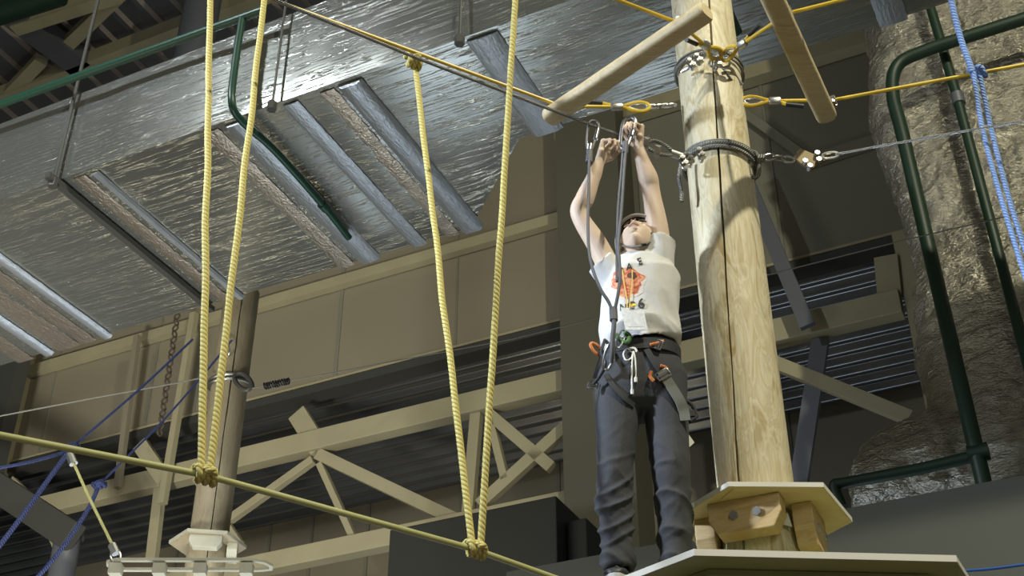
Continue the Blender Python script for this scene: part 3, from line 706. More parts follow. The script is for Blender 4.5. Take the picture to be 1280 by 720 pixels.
# ---- light blue rope at the right edge
bl = thing('blue_rope', P(1222, 92, z=zr), 'light blue rope with a knot on the yellow cable at the right edge', 'rope')
kp = P(1222, 91, z=zr); ky = kp.y
MB().tube(spline([P(1186, -12, Y=ky-.1), P(1200, 45, Y=ky-.05), P(1216, 90, Y=ky-.03)], 8), .0125, 10).build('rope_strand', M['blue'], bl)
MB().tube(spline([P(1217, 90, Y=ky-.03), P(1228, 160, Y=ky), P(1252, 250, Y=ky), P(1290, 372, Y=ky)], 8), .010, 10).build('rope_strand', M['blue'], bl)
MB().tube(spline([P(1225, 95, Y=ky-.02), P(1240, 165, Y=ky+.03), P(1262, 250, Y=ky+.03), P(1294, 352, Y=ky+.03)], 8), .010, 10).build('rope_strand', M['blue'], bl)
knot('rope_knot', bl, kp, P(1300, 77, z=zr)-P(1042, 125, z=zr), .010, .0105, M['blue'], 3)
tag(MB().tube(spline([P(1185, 715, Y=4.7), P(1240, 711, Y=4.6), P(1300, 703, Y=4.5)], 6), .0055, 8).build('blue_line', mat('bright_blue_cord', (.03, .13, .55), .5)), 'thin bright blue line in the bottom right corner', 'rope')

# ---- far ropes, lower left
def far_rope(name, pts, r, m, label, kn=None, cat='rope', Y_=6.6):
    t = thing(name, P(*pts[0], Y=Y_), label, cat)
    k = pts.index(kn) if kn in pts else len(pts)-1
    for seg, rr in ((pts[:k+1], r), (pts[k:], r*.5)):
        if len(seg) > 1: MB().tube(spline([P(x, y, Y=Y_) for x, y in seg], 6), rr, 8).build('rope_strand', m, t)
    if kn: knot('rope_knot', t, P(*kn, Y=Y_), (1, 0, .4), .008, .011, m, 3)
    return t
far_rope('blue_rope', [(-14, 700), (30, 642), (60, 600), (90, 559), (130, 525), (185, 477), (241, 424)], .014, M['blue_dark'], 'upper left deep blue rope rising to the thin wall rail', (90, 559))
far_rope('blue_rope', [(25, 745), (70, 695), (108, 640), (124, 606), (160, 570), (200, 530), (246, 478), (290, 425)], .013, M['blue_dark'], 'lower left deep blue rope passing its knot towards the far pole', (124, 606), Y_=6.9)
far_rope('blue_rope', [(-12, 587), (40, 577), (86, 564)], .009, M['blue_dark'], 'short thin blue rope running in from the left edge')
sw = far_rope('step_cable', [(88, 570), (113, 625), (143, 686)], .008, M['yellow_pale'], 'short yellow cable hanging down to the white slatted step frame', cat='cable', Y_=6.6)
MB().tube([P(87, 568, Y=6.6), P(92, 580, Y=6.6)], .024, 10).build('ferrule', M['zinc'], sw); MB().tube([P(140, 681, Y=6.6), P(145, 692, Y=6.6)], .024, 10).build('ferrule', M['zinc'], sw)
mb = MB(); link(mb, P(143, 688, Y=6.6), P(146, 702, Y=6.6), .05, .007, (0, 1, 0)); mb.build('shackle', M['zinc'], sw)
# white slatted step frame
zw = P(235, 700, Y=6.6).z
sf = thing('slatted_step', (P(235, 700, Y=6.6).x, 6.68, zw-.05), 'white slatted hanging step frame at the bottom left in front of the far pole', 'step')
xa, xb = P(132, 700, Y=6.6).x, P(336, 700, Y=6.6).x
zr_ = zw
rim = [Vector((xa+.05, 6.60, zr_)), Vector((xb-.16, 6.60, zr_)), Vector((xb-.08, 6.605, zr_)), Vector((xb-.03, 6.625, zr_)), Vector((xb, 6.67, zr_)), Vector((xb-.005, 6.715, zr_)), Vector((xb-.06, 6.73, zr_)), Vector((xa+.04, 6.73, zr_)), Vector((xa+.01, 6.71, zr_)), Vector((xa, 6.67, zr_)), Vector((xa+.01, 6.62, zr_))]
MB().tube(rim, .013, 6, closed=True, up=Vector((0, 0, 1))).build('rim', M['grey_wood'], sf)
for x in (144, 199, 250, 308):
    cx = P(x, 705, Y=6.6).x; MB().box((cx, 6.625, zw-.043), (.033, 0, 0), (0, .03, 0), (0, 0, .030)).build('slat_block', M['grey_wood'], sf, smooth=False, bevel=.004)
# far pole fittings
zc_ = P(288, 474, Y=8.5).z
fc = thing('wire_collar', (FX, FY, zc_-.03), 'wire collar round the distant pole with a hook on its right', 'wire collar')
for dz in (0, .035): MB().tube(ring_pts(FX, FY, zc_+dz, .15, 32, .03, 1), .013, 8, closed=True).build('wire_turn', M['zinc'], fc)
mb = MB(); link(mb, P(296, 468, Y=8.45), P(312, 486, Y=8.4), .09, .018, (0, 1, 0)); mb.build('hook', M['dark'], fc)
MB().tube(spline([P(283, 388+60, Y=8.44), P(287, 440, Y=8.4), P(284, 428, Y=8.4), P(280, 420, Y=8.44)], 5), .006, 6).build('wire_tail', M['zinc'], fc)
lw = thing('guy_wire', P(312, 486, Y=8.4), 'very thin long wire with a black spring, from the far pole to the right edge', 'wire')
MB().tube([P(312, 486, Y=8.4), P(362, 476, Y=8.35), P(640, 424, Y=8.0), P(855, 370, Y=7.4), P(1131, 300, Y=6.9), P(1295, 262, Y=6.6)], .0045, 6).build('wire', M['cable_dark'], lw)
mb = MB(); a, b = P(330, 483, Y=8.37), P(362, 476, Y=8.33); e = (b-a); n = 60
ax = e.normalized(); o1 = ax.orthogonal().normalized(); o2 = ax.cross(o1)
mb.tube([a+e*(i/n)+(o1*math.cos(i*1.2)+o2*math.sin(i*1.2))*.022 for i in range(n+1)], .007, 6); mb.build('spring', M['black'], lw)
tag(MB().tube([P(-10, 522, Y=8.6), P(120, 497, Y=8.5), P(225, 478, Y=8.5), P(262, 470, Y=8.45)], .006, 6).build('guy_wire', M['cable_dark']), 'thin dark wire from the left edge to the distant pole', 'wire')

# ================================================================== PLATFORMS
def hexplate(name, c, R, th, rot, m, label, me, cat='platform', sides=6, sq=1.0):
    t = thing(name, (c[0], c[1], c[2]), label, cat)
    pts = [Vector((c[0]+R*math.cos(rot+2*math.pi*i/sides), c[1]+R*sq*math.sin(rot+2*math.pi*i/sides), c[2])) for i in range(sides)]
    MB().prism(pts, (0, 0, th)).build('board', m, t, smooth=False, bevel=.003)
    mb = MB(); n = sides
    V = []; cc = Vector(c)
    for z_, k in ((c[2]+.002, 1.0), (c[2]+.002, 1.008), (c[2]+th-.001, 1.008), (c[2]+th-.001, 1.0)):
        for p in pts: V.append(Vector((cc.x+(p.x-cc.x)*k, cc.y+(p.y-cc.y)*k, z_)))
    Fc = [(i*n+j, i*n+(j+1) % n, ((i+1) % 4)*n+(j+1) % n, ((i+1) % 4)*n+j) for i in range(4) for j in range(n)]
    mb.add(V, Fc).build('edge_band', me, t, smooth=False)
    return t, pts
def blocks(t, cx, cy, z, R, specs, m, bolt=True):
    for ang, L_, th, h_, dz in specs:
        n = Vector((math.cos(ang), math.sin(ang), 0)); s = Vector((-n.y, n.x, 0))
        c = Vector((cx, cy, z))+n*(R+th/2)
        # chamfered lower ends
        poly = [c-s*L_/2, c+s*L_/2, c+s*L_/2-AZ*h_*.55, c+s*(L_/2-.03)-AZ*h_, c-s*(L_/2-.03)-AZ*h_, c-s*L_/2-AZ*h_*.55]
        poly = [p-n*th/2-AZ*dz for p in poly]
        b = MB().prism(poly, n*th).build('support_block', m, t, smooth=False, bevel=.004)
        if bolt:
            for k in (-.035, .045):
                mb = MB(); nut(mb, c+n*(th/2+.004)+s*k-AZ*(h_*.5+dz), n, .016, .012); mb.build('bolt', M['zinc'], b, ang=.5)
zh = 1.957+EYE
seat, _ = hexplate('step_platform', (PX+.01, PY, zh), .315, .020, math.radians(1), M['plyhex'], 'small hexagonal plywood platform on blocks round the tall pole', M['ply_edge'])
mb = MB().box((PX+.01-.16, PY-.20, zh-.0008), (.0012, 0, 0), (-.03, .08, 0), (0, 0, .001)); mb.build('board_joint', M['block'], seat, smooth=False)
fa = math.atan2(-PY, -PX)
blocks(seat, PX, PY, zh, PR+.002, [(fa-.22, .25, .075, .12, 0), (fa+1.35, .20, .07, .15, 0), (fa-1.75, .2, .07, .14, 0), (fa+3.0, .25, .07, .12, 0)], M['block'])
mb = MB(); p = P(976, 645, Y=4.2); mb.box(P(979, 648, Y=4.19), (.022, 0, -.006), (0, .002, 0), (-.004, 0, .024)); mb.build('paper_label', M['white_wood'], seat, smooth=False)
# large platform under the boy
mp = thing('platform', (.95, 4.4, EYE+1.585), 'large pale-edged octagonal platform the boy stands on, around the tall pole', 'platform')
zp = EYE+1.585; th = .022
oct_ = [(.544, 3.752), (1.335, 3.80), (1.70, 4.50), (1.35, 5.05), (.62, 5.05), (.12, 4.62), (.10, 4.235)]
pts = [Vector((x, y, zp)) for x, y in oct_]
MB().prism(pts, (0, 0, th)).build('board', M['ply'], mp, smooth=False, bevel=.003)
cc = Vector((.9, 4.4, zp)); V = []; n = len(pts)
for z_, k in ((zp+.001, 1.0), (zp+.001, 1.006), (zp+th, 1.006), (zp+th, 1.0)):
    for p in pts: V.append(Vector((cc.x+(p.x-cc.x)*k, cc.y+(p.y-cc.y)*k, z_)))
MB().add(V, [(i*n+j, i*n+(j+1) % n, ((i+1) % 4)*n+(j+1) % n, ((i+1) % 4)*n+j) for i in range(4) for j in range(n)]).build('edge_band', M['ply_edge'], mp, smooth=False)
MB().prism([cc+(p-cc)*.86-AZ*.045 for p in pts], (0, 0, .0445)).build('joist_frame', M['ply'], mp, smooth=False, bevel=.004)
blocks(mp, PX, PY, zp-.05, PR+.002, [(fa, .25, .075, .12, 0), (fa+1.57, .25, .07, .12, 0), (fa-1.57, .25, .07, .12, 0)], M['block'])
# far ring platform
zfp = P(264, 664, Y=8.35).z
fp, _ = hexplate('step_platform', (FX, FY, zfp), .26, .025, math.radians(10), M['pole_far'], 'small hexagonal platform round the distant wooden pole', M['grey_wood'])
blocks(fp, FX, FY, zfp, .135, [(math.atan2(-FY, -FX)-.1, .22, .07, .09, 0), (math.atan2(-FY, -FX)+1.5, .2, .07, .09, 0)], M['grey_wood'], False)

# ================================================================== THE BOY
YB = 4.09
def Q(x, y, dY=0): return P(x, y, Y=YB+dY)
feet = Q(800, 722); zfoot = zp+th
boy = thing('person', (Q(798, 600).x, YB, zfoot), 'boy in white printed t-shirt and dark trousers, reaching up to the cable', 'person')

# ---- head (local: x to his left in the picture's right, y out of the face, z to the crown)
yaw = math.radians(-14); pit = math.radians(44)
F0 = Vector((math.sin(yaw), -math.cos(yaw), 0)); HF = (F0*math.cos(pit)+AZ*math.sin(pit)).normalized()
HU = (AZ*math.cos(pit)-F0*math.sin(pit)).normalized(); HX = HU.cross(HF).normalized()*1
HC = Q(798, 305, .03)
HS = .97
def hw(x, y, z): return HC+(HX*x+HF*y+HU*z)*HS
def gs(d2, s): return math.exp(-d2/(2*s*s))
def head_point(a, b):
    x = math.sin(a)*math.cos(b); y = math.sin(a)*math.sin(b); z = math.cos(a)
    X, Y_, Z = x*.071, y*(.088 if y > 0 else .097), z*(.110)
    if z < 0:
        t = -z; X *= 1-.34*t**1.6
        if y > 0: Y_ = y*.088*(1-.10*t)+.012*t*t
        else: Y_ *= 1-.35*t
    if y > 0:
        fx = X
        Y_ -= .006*(1-abs(x))*(1 if z > -.9 else 0)*.4
        # brow, sockets, cheeks
        Y_ += .004*gs((Z-.022)**2, .009)*gs(fx**2, .035)
        for sx in (-1, 1):
            Y_ -= .010*gs((fx-sx*.031)**2+((Z-.004)*1.2)**2, .012)
            Y_ += .005*gs((fx-sx*.035)**2+(Z+.032)**2, .014)
        # nose
        if -.052 < Z < .02:
            k = (.016-Z)/.055; k = max(0, min(1, k)); wn = .0065+.005*k
            Y_ += (.004+.020*k**1.2)*gs(fx**2, wn)*(1 if Z > -.040 else max(0, (Z+.052)/.012))
        for sx in (-1, 1): Y_ += .005*gs((fx-sx*.012)**2+(Z+.038)**2, .0055)
        # mouth, chin
        Y_ += .005*gs((Z+.058)**2, .0045)*gs(fx**2, .015); Y_ += .0055*gs((Z+.069)**2, .0048)*gs(fx**2, .013)
        Y_ -= .003*gs((Z+.0635)**2, .002)*gs(fx**2, .018); Y_ -= .005*gs((Z+.080)**2, .006)*gs(fx**2, .02)
        Y_ += .010*gs((Z+.096)**2, .012)*gs(fx**2, .018)
    return X, Y_, Z
def head_mesh(mb, n=84, m=64):
    V = []
    for i in range(m+1):
        for k in range(n):
            a = math.pi*i/m; b = 2*math.pi*k/n; V.append(hw(*head_point(a, b)))
    o = len(mb.v); mb.v += V
    for i in range(m):
        for k in range(n):
            k2 = (k+1) % n; f = [i*n+k, (i+1)*n+k, (i+1)*n+k2, i*n+k2]
            f = [0 if j < n else (m*n if j >= m*n else j) for j in f]
            g = []
            for j in f:
                if j not in g: g.append(j)
            mb.f.append(tuple(o+j for j in g))
body = MB(); head_mesh(body)
def HR(): return Matrix((HX, HF, HU)).transposed()
for sx in (-1, 1):        # ears
    body.sphere(hw(sx*.071, -.008, -.008), Vector((.009, .017, .029))*HS, 14, 10, HR())
    body.sphere(hw(sx*.077, -.013, -.002), Vector((.006, .013, .022))*HS, 12, 8, HR())
    body.sphere(hw(sx*.071, -.004, -.030), Vector((.006, .008, .009))*HS, 10, 8, HR())
# neck and upper chest inside the shirt
def tap(mb, pts, rad, n=18):
    """smooth tapering limb through pts"""
    pp, rr = [], []
    k = 6
    sp = spline(pts, k)
    for i in range(len(sp)):
        t = i/k; a = min(int(t), len(rad)-2); f_ = t-a; f_ = f_*f_*(3-2*f_); rr.append(rad[a]*(1-f_)+rad[a+1]*f_)
    mb.tube(sp, rr, n); mb.sphere(sp[0], rr[0], n, 10); mb.sphere(sp[-1], rr[-1], n, 10)
neck0 = Q(798, 347, .05)
tap(body, [neck0, Q(798, 331, .05), hw(0, -.035, -.055), hw(0, -.03, 0)], [.052, .047, .048, .045])
# arms (his right arm is at the picture's left)
shR, elR, wrR = Q(767, 347, .03), Q(724, 268, -.03), Q(750, 201, -.07)
shL, elL, wrL = Q(828, 340, .02), Q(814, 242, -.02), Q(798, 183, -.08)
tap(body, [shR, shR.lerp(elR, .5)+Vector((.006, 0, 0)), elR, elR.lerp(wrR, .3)+Vector((-.003, 0, -.004)), elR.lerp(wrR, .7), wrR], [.046, .040, .033, .037, .028, .0205])
tap(body, [shL, shL.lerp(elL, .5)+Vector((.004, 0, 0)), elL, elL.lerp(wrL, .3)+Vector((.004, 0, 0)), elL.lerp(wrL, .7), wrL], [.048, .043, .036, .039, .029, .021])
body.sphere(elR+Vector((-.007, .004, -.004)), .0235, 14, 10)
def hand(mb, w_, d, n, s, sc, curls, thumb):
    """palm, four unequal curled fingers and a thumb off the palm's side; n = palm side, s = thumb side"""
    d = Vector(d).normalized(); n = Vector(n); n = (n-d*n.dot(d)).normalized(); s = Vector(s); s = (s-d*s.dot(d)-n*s.dot(n)).normalized()
    W_ = lambda a, b, c: Vector(w_)+(d*a+s*b+n*c)*sc
    mb.loft([(W_(-.012, 0, 0), s*.022*sc, n*.017*sc), (W_(.012, .001, 0), s*.025*sc, n*.017*sc), (W_(.035, .002, .001), s*.033*sc, n*.0165*sc),
             (W_(.06, .002, .001), s*.038*sc, n*.0145*sc), (W_(.080, .001, .002), s*.038*sc, n*.0125*sc), (W_(.088, 0, .002), s*.034*sc, n*.009*sc)], 28, p=2.4)
    mb.sphere(W_(.030, .020, .012), .0155*sc, 12, 8); mb.sphere(W_(.032, -.022, .010), .0125*sc, 12, 8)
    knu = []
    for k, (b, L_, c) in enumerate(zip((.0295, .0105, -.0095, -.028), ((.040, .025, .020), (.044, .028, .021), (.041, .026, .020), (.032, .020, .018)), curls)):
        p = W_(.082-abs(b-.005)*.15, b, .002); pts = [W_(.062, b*.95, .002), p]; ang = 0
        mb.sphere(p-n*.003*sc, .0098*sc, 10, 8)
        for l, cc_ in zip(L_, c):
            ang += math.radians(cc_); p = p+(d*math.cos(ang)+n*math.sin(ang)-s*(b*.8))*l*sc; pts.append(p)
        r = (.0088, .0088, .0080, .0074, .0064) if k < 3 else (.0076, .0078, .0070, .0064, .0056)
        for i in range(len(pts)-1):
            mb.tube([pts[i], pts[i].lerp(pts[i+1], .5), pts[i+1]], [r[i]*sc, (r[i]*.48+r[i+1]*.48)*sc, r[i+1]*sc], 12)
            mb.sphere(pts[i+1], r[i+1]*sc*1.03, 10, 8)
    tp = [W_(.018, .018, .006)]; dirs = thumb
    for (a, b, c), l in zip(dirs, (.034, .030, .024)): tp.append(tp[-1]+((d*a+s*b+n*c).normalized()*l)*sc)
    r = (.014, .0115, .0095, .0078)
    for i in range(3):
        mb.tube([tp[i], tp[i+1]], [r[i]*sc, r[i+1]*sc], 12); mb.sphere(tp[i+1], r[i+1]*sc*1.02, 10, 8)
    mb.sphere(tp[0], r[0]*sc, 10, 8)
carA = Q(784, 168, -.10)
hand(body, wrR, Q(765, 165, -.09)-wrR, (.80, -.55, -.1), (.6, .75, 0), .97, [(58, 72, 48), (66, 78, 50), (74, 82, 52), (80, 85, 55)], [(.8, .75, .25), (.95, .25, .35), (.9, -.1, .5)])
hand(body, wrL, Q(797, 150, -.10)-wrL, (-.80, -.55, .1), (-.5, .8, .2), .98, [(62, 80, 48), (70, 84, 50), (78, 84, 55), (82, 88, 55)], [(.75, .75, .3), (.9, .2, .5), (.8, -.2, .7)])
bd = remeshed(body, .0026, 3, .45)
bo = bd.build('body', M['skin'], boy, ang=3)
# face details
for sx in (-1, 1):
    e = MB().sphere(hw(sx*.029, .0650, .003), .0105*HS, 16, 12).build('eye', M['eye'], boy)
    MB().sphere(hw(sx*.029, .0705, .005), .0054*HS, 12, 8).build('iris', M['iris'], e)
    lid = MB(); pts = [hw(sx*(.031+.0145*math.cos(a)), .0800-.006*abs(math.cos(a)), .004+.0065*math.sin(a)) for a in [math.pi*i/8 for i in range(9)]]
    lid.tube(pts, .0016, 6); lid.build('eyelid', M['skin'], boy)
    br = MB(); br.tube(spline([hw(sx*.014, .0885, .021), hw(sx*.030, .086, .026), hw(sx*.047, .075, .021)], 6), [.0025]*6+[.003]*6+[.0012], 8); br.build('eyebrow', M['brow'], boy)
lp = MB()
lp.tube(spline([hw(-.021, .0830, -.0625), hw(-.008, .0938, -.0585), hw(0, .0945, -.0597), hw(.008, .0938, -.0585), hw(.021, .0830, -.0625)], 6), [.001]*1+[.0025]*23+[.001]*1, 8)
lp.tube(spline([hw(-.019, .0825, -.0640), hw(0, .0950, -.0690), hw(.019, .0825, -.0640)], 6), [.001]+[.0034]*11+[.001], 8); lp.build('lips', M['lip'], boy)
for sx in (-1, 1): MB().sphere(hw(sx*.0068, .1035, -.0465), Vector((.0030, .0045, .0016)), 8, 6, HR()).build('nostril', M['lip'], boy)
# hair: cap of short hair under the helmet
hb = MB(); rings = []
for i in range(13):
    z = -.060+.012*i; t = max(-1, min(1, z/.11)); s_ = math.sqrt(max(.05, 1-t*t)); 
    rings.append((hw(0, -.018-(.012 if z < 0 else 0), z), HX*(.0745*s_*HS), HF*(.085*s_*HS)))
hb.loft(rings, 40); 
for i, p in enumerate(hb.v): hb.v[i] = p+(p-HC).normalized()*noise.noise(p*90)*.003
hb.build('hair', M['brow'], boy, ang=3)
# helmet: shell and dark liner
def shell(k_out, k_in, z0, tilt):
    mb = MB(); n = 48; R_ = []
    def ring(z, k):
        t = max(-1, min(1, (z-.0)/(.135*k))); s_ = math.sqrt(max(.0, 1-t*t)); return [hw((.088*k)*s_*math.cos(2*math.pi*j/n), -.004+(.110*k)*s_*math.sin(2*math.pi*j/n), z+tilt*math.sin(2*math.pi*j/n)) for j in range(n)]
    zs = [z0+(.1349*k_out-z0)*(i/14)**.8 for i in range(15)]
    for z in zs: R_.append(ring(z, k_out))
    zs = [z0+(.1349*k_in-z0)*(i/14)**.8 for i in range(15)]
    inner = [ring(z, k_in) for z in zs]
    allr = inner[::-1]+R_; V = [p for r in allr for p in r]
    F_ = [(i*n+j, i*n+(j+1) % n, (i+1)*n+(j+1) % n, (i+1)*n+j) for i in range(len(allr)-1) for j in range(n)]
    F_ += [tuple(range(n)), tuple((len(allr)-1)*n+j for j in range(n))]
    return mb.add(V, F_)
hm = shell(1.05, 1.0, .030, .010).build('helmet', M['helmet'], boy, ang=.9)
shell(.995, .90, .034, .010).build('helmet_liner', M['webbing'], hm, ang=.9)
MB().tube([hw(.0925*math.cos(2*math.pi*j/48), -.004+.1155*math.sin(2*math.pi*j/48), .030+.010*math.sin(2*math.pi*j/48)) for j in range(48)], .0038, 8, closed=True).build('helmet_rim', M['helmet'], hm)
bvb = BVHTree.FromPolygons(bd.v, bd.f)
def snap(p, off):
    c_, n_, _, _ = bvb.find_nearest(p); d_ = (p-c_); return c_+(d_.normalized() if d_.dot(n_) > 0 else n_)*off
stp = MB(); stp.tube([snap(p, .005) for p in spline([hw(-.078, .01, .03), hw(-.076, .018, -.03), hw(-.058, .015, -.085), hw(-.035, .012, -.118), hw(0, .012, -.135), hw(.035, .012, -.118), hw(.058, .015, -.085), hw(.076, .018, -.03), hw(.078, .01, .03)], 6)], .0065, 8, flat=.45)
stp.build('chin_strap', M['webgrey'], hm)
MB().box(snap(hw(.040, .012, -.112), .008), HX*.011, HF*.005, HU*.008).build('strap_buckle', M['black'], hm, smooth=False, bevel=.002)

# ---- clothes
def R_(x, y, hwid, dep, dY=0, rot=0, tilt=0):
    """cloth ring round a pixel place: half width in photo px, half depth in m"""
    c = Q(x, y, dY); a = Vector((math.cos(rot), math.sin(rot), 0)); b = Vector((-math.sin(rot), math.cos(rot), 0))
    return (c, (a+AZ*tilt)*hwid*mpp(c), b*dep)
def fold(fr, amp, f1, seed, fn=None):
    for i, (p, n_) in enumerate(zip(fr.v, fr.n)):
        a = amp(p) if callable(amp) else amp
        q_ = Vector((p.x*f1[0]+seed, p.y*f1[1], p.z*f1[2])); w1 = noise.noise(q_+Vector((noise.noise(q_*.7)*1.2, 0, noise.noise(q_*.6+Vector((9, 0, 0)))*1.2)))
        d = (1-abs(w1)*2.4)*a+noise.noise(q_*2.3)*a*.35
        if fn: d += fn(p)
        fr.v[i] = p+n_*d
    return fr
# shirt: torso with open hem, two sleeves with open ends
sh = MB()
rot = math.radians(-8)
sh.loft([R_(800, 412, 41, .088, .02, rot), R_(800, 436, 43, .092, .02, rot, .14), R_(799, 439, 48, .102, .02, rot, .16), R_(800, 428, 50, .107, .02, rot, .10), R_(800, 395, 48, .106, .02, rot), R_(801, 370, 47.5, .105, .02, rot), R_(802, 348, 47, .104, .02, rot),
         R_(801, 344, 44, .10, .03, rot), R_(800, 334, 38, .088, .04, rot), R_(799, 326, 28, .070, .045, rot), R_(798, 321, 21, .057, .05, rot)], 40, p=2.3)
def sleeve(a, b, ra, rb, mid=None):
    a, b = Vector(a), Vector(b); d = (b-a).normalized(); x = d.orthogonal().normalized(); y = d.cross(x)
    pts = [(0, ra), (.35, ra*.97), (.7, (ra+rb)/2), (.97, rb), (1.0, rb*.99), (1.0, rb*.90), (.72, rb*.86)]
    sh.loft([(a.lerp(b, t), x*r, y*r) for t, r in pts], 28)
sleeve(Q(779, 362, .03), Q(750, 328, -.005), .062, .053)
sleeve(Q(817, 362, .03), Q(827, 300, 0), .064, .056)
sf_ = remeshed(sh, .0048, 5, .5)
zhem = Q(800, 420).z
fold(sf_, lambda p: .0055+.005*max(0, 1-(p.z-zhem)/.12), (9, 9, 6), 3.0)
shirt = sf_.build('t_shirt', M['shirt'], boy, ang=3)
MB().tube([Q(798, 324, .035)+Vector((.056*math.cos(a), .052*math.sin(a), -.008+.012*math.sin(a))) for a in [2*math.pi*i/40 for i in range(40)]], .007, 8, closed=True).build('collar', M['webgrey'], shirt)
# print: flat shapes laid on the chest by ray cast
bvh = BVHTree.FromPolygons(sf_.v, sf_.f)
def lay(name, polys, m, off=.0012, parent=None, bv=bvh, thick=.0008):
    """project flat pixel-outlined shapes straight back onto the cloth"""
    mb = MB()
    def hit(x, y):
        o_ = Vector((0, 0, EYE)); hh = bv.ray_cast(o_, ray(x, y).normalized())
        return (hh[0]-Vector((0, off, 0))) if hh[0] is not None else Q(x, y, -.08)
    for poly in polys:
        # fan, with subdivision
        cx = sum(p[0] for p in poly)/len(poly); cy = sum(p[1] for p in poly)/len(poly); n = len(poly); K = 5
        V = [hit(cx, cy)]; F_ = []
        for r in range(1, K+1):
            for (x, y) in poly: V.append(hit(cx+(x-cx)*r/K, cy+(y-cy)*r/K))
        for j in range(n): F_.append((0, 1+j, 1+(j+1) % n))
        for r in range(K-1):
            for j in range(n): F_.append((1+r*n+j, 1+(r+1)*n+j, 1+(r+1)*n+(j+1) % n, 1+r*n+(j+1) % n))
        mb.add(V, F_)
    return mb.build(name, m, parent or boy, ang=3)
def txt(s, x, y, size, ang, m, name, shear=0, off=.0035):
    cu_ = bpy.data.curves.new('f', 'FONT'); cu_.body = s; cu_.size = 1; cu_.align_x = 'CENTER'; cu_.offset = .02
    o = bpy.data.objects.new('f', cu_); COL.objects.link(o); dg = bpy.context.evaluated_depsgraph_get(); dg.update()
    me = bpy.data.meshes.new_from_object(o.evaluated_get(dg)); bpy.data.objects.remove(o)
    mb = MB(); V = []
    for v in me.vertices:
        a, b = v.co.x*size, v.co.y*size; px_ = x+a*math.cos(ang)+b*math.sin(ang); py_ = y+a*math.sin(ang)*-1*-1-b*math.cos(ang)
        o_ = Vector((0, 0, EYE)); hh = bvh.ray_cast(o_, ray(px_, py_).normalized()); V.append((hh[0]-Vector((0, off, 0))) if hh[0] is not None else Q(px_, py_, -.09))
    mb.add(V, [tuple(p.vertices) for p in me.polygons]); return mb.build(name, m, shirt, ang=3)
def blob(cx, cy, rx, ry, n=26, j=.1, seed=0):
    return [(cx+rx*math.cos(t)*(1+j*noise.noise(Vector((math.cos(t)*2+seed, math.sin(t)*2, 0)))*2), cy+ry*math.sin(t)*(1+j*noise.noise(Vector((math.cos(t)*2+seed, math.sin(t)*2, 5)))*2)) for t in [2*math.pi*i/n for i in range(n)]]
lay('print_patch', [blob(784, 354, 22, 20, 32, .18, 1)], M['print_pale'], .0010, shirt)
lay('print_picture', [blob(784, 350, 20, 15, 32, .22, 2), [(770, 356), (786, 362), (800, 356), (797, 366), (784, 374), (774, 370)]], M['print_red'], .0018, shirt)
lay('print_spot', [blob(790, 345, 6, 4, 16, .3, 4), blob(775, 352, 3, 6, 16, .3, 6)], mat('dark_brown_print', (.10, .035, .02), .7), .0026, shirt)
txt('A', 787, 338, 12, -.12, M['print_black'], 'print_letter'); txt('E', 801, 331, 12, -.35, M['print_black'], 'print_letter'); txt('A', 777, 341, 9, .1, M['print_black'], 'print_letter')
txt('6', 802, 386, 18, -.08, M['print_black'], 'print_letter'); txt('C', 789, 388, 15, -.05, M['print_black'], 'print_letter'); txt('N', 779, 389, 12, -.02, M['print_black'], 'print_letter')
lay('print_mark', [[(787, 381), (794, 379.5), (795, 382), (789, 384)]], M['print_yellow'], .0030, shirt)

# trousers
tr = MB()
tr.loft([R_(800, 430, 44, .088, .03, rot), R_(800, 444, 47, .094, .03, rot), R_(800, 458, 52, .104, .03), R_(801, 475, 57.5, .112, .035), R_(801, 495, 57.5, .108, .035), R_(802, 512, 54, .092, .035), R_(802, 520, 40, .06, .035)], 40, p=2.4)
def leg(rows):
    L_ = [R_(*r) for r in rows]; c, a, b = L_[-1]; up = AZ*.03
    tr.loft(L_+[(c, a*.88, b*.88), (c+up, a*.86, b*.86)], 32, p=2.2)
leg([(775, 478, 30, .095, .035), (772, 510, 28.5, .090, .03), (771, 545, 25.5, .078, .025), (769, 580, 22.5, .070, .02), (768, 598, 22, .070, .015), (769, 625, 21.5, .066, .025), (770, 655, 20.5, .060, .03), (772, 685, 19, .056, .035), (773, 703, 18, .056, .03), (773, 712, 17, .056, .03)])
leg([(828, 478, 30, .095, .035), (832, 510, 27.5, .090, .03), (835, 545, 25.5, .078, .03), (838, 580, 24, .070, .02), (840, 605, 22.5, .068, .02), (842, 635, 21, .066, .03), (843, 665, 20, .060, .035), (845, 690, 19.5, .058, .035), (846, 708, 18, .056, .03)])
tf = remeshed(tr, .0052, 5, .5)
z_kn, z_an = Q(800, 600).z, Q(800, 700).z
def amp(p):
    a = .0025
    a += .002*math.exp(-((p.z-z_kn-.0)/.10)**2)+.006*math.exp(-((p.z-z_an)/.06)**2)
    return a
def diag(p):      # long slanting creases across knee and shin
    k = math.exp(-((p.z-(z_kn+z_an)/2)/.20)**2)
    sg = 1 if p.x > Q(800, 600).x else -1; m_ = (p.z*.8+p.x*.6*sg+p.y*.5*sg)
    w_ = noise.noise(Vector((m_*13, (p.x*.8-p.z*.6*sg)*3.2, sg*3+p.y*2))); w2 = noise.noise(Vector(((p.z*.7-p.x*.7*sg)*17, (p.x*.7+p.z*.7*sg)*4, sg*7+p.y*3)))
    k2 = math.exp(-((p.z-z_an)/.09)**2)+.5*math.exp(-((p.z-z_kn+.04)/.08)**2)
    return .013*k*(max(0, 1-abs(w_)*4.2)**1.5-.2)+.010*k2*(max(0, 1-abs(w2)*4)**1.5-.2)
fold(tf, amp, (8, 8, 6), 8.0, diag)
trousers = tf.build('trousers', M['pants'], boy, ang=3)
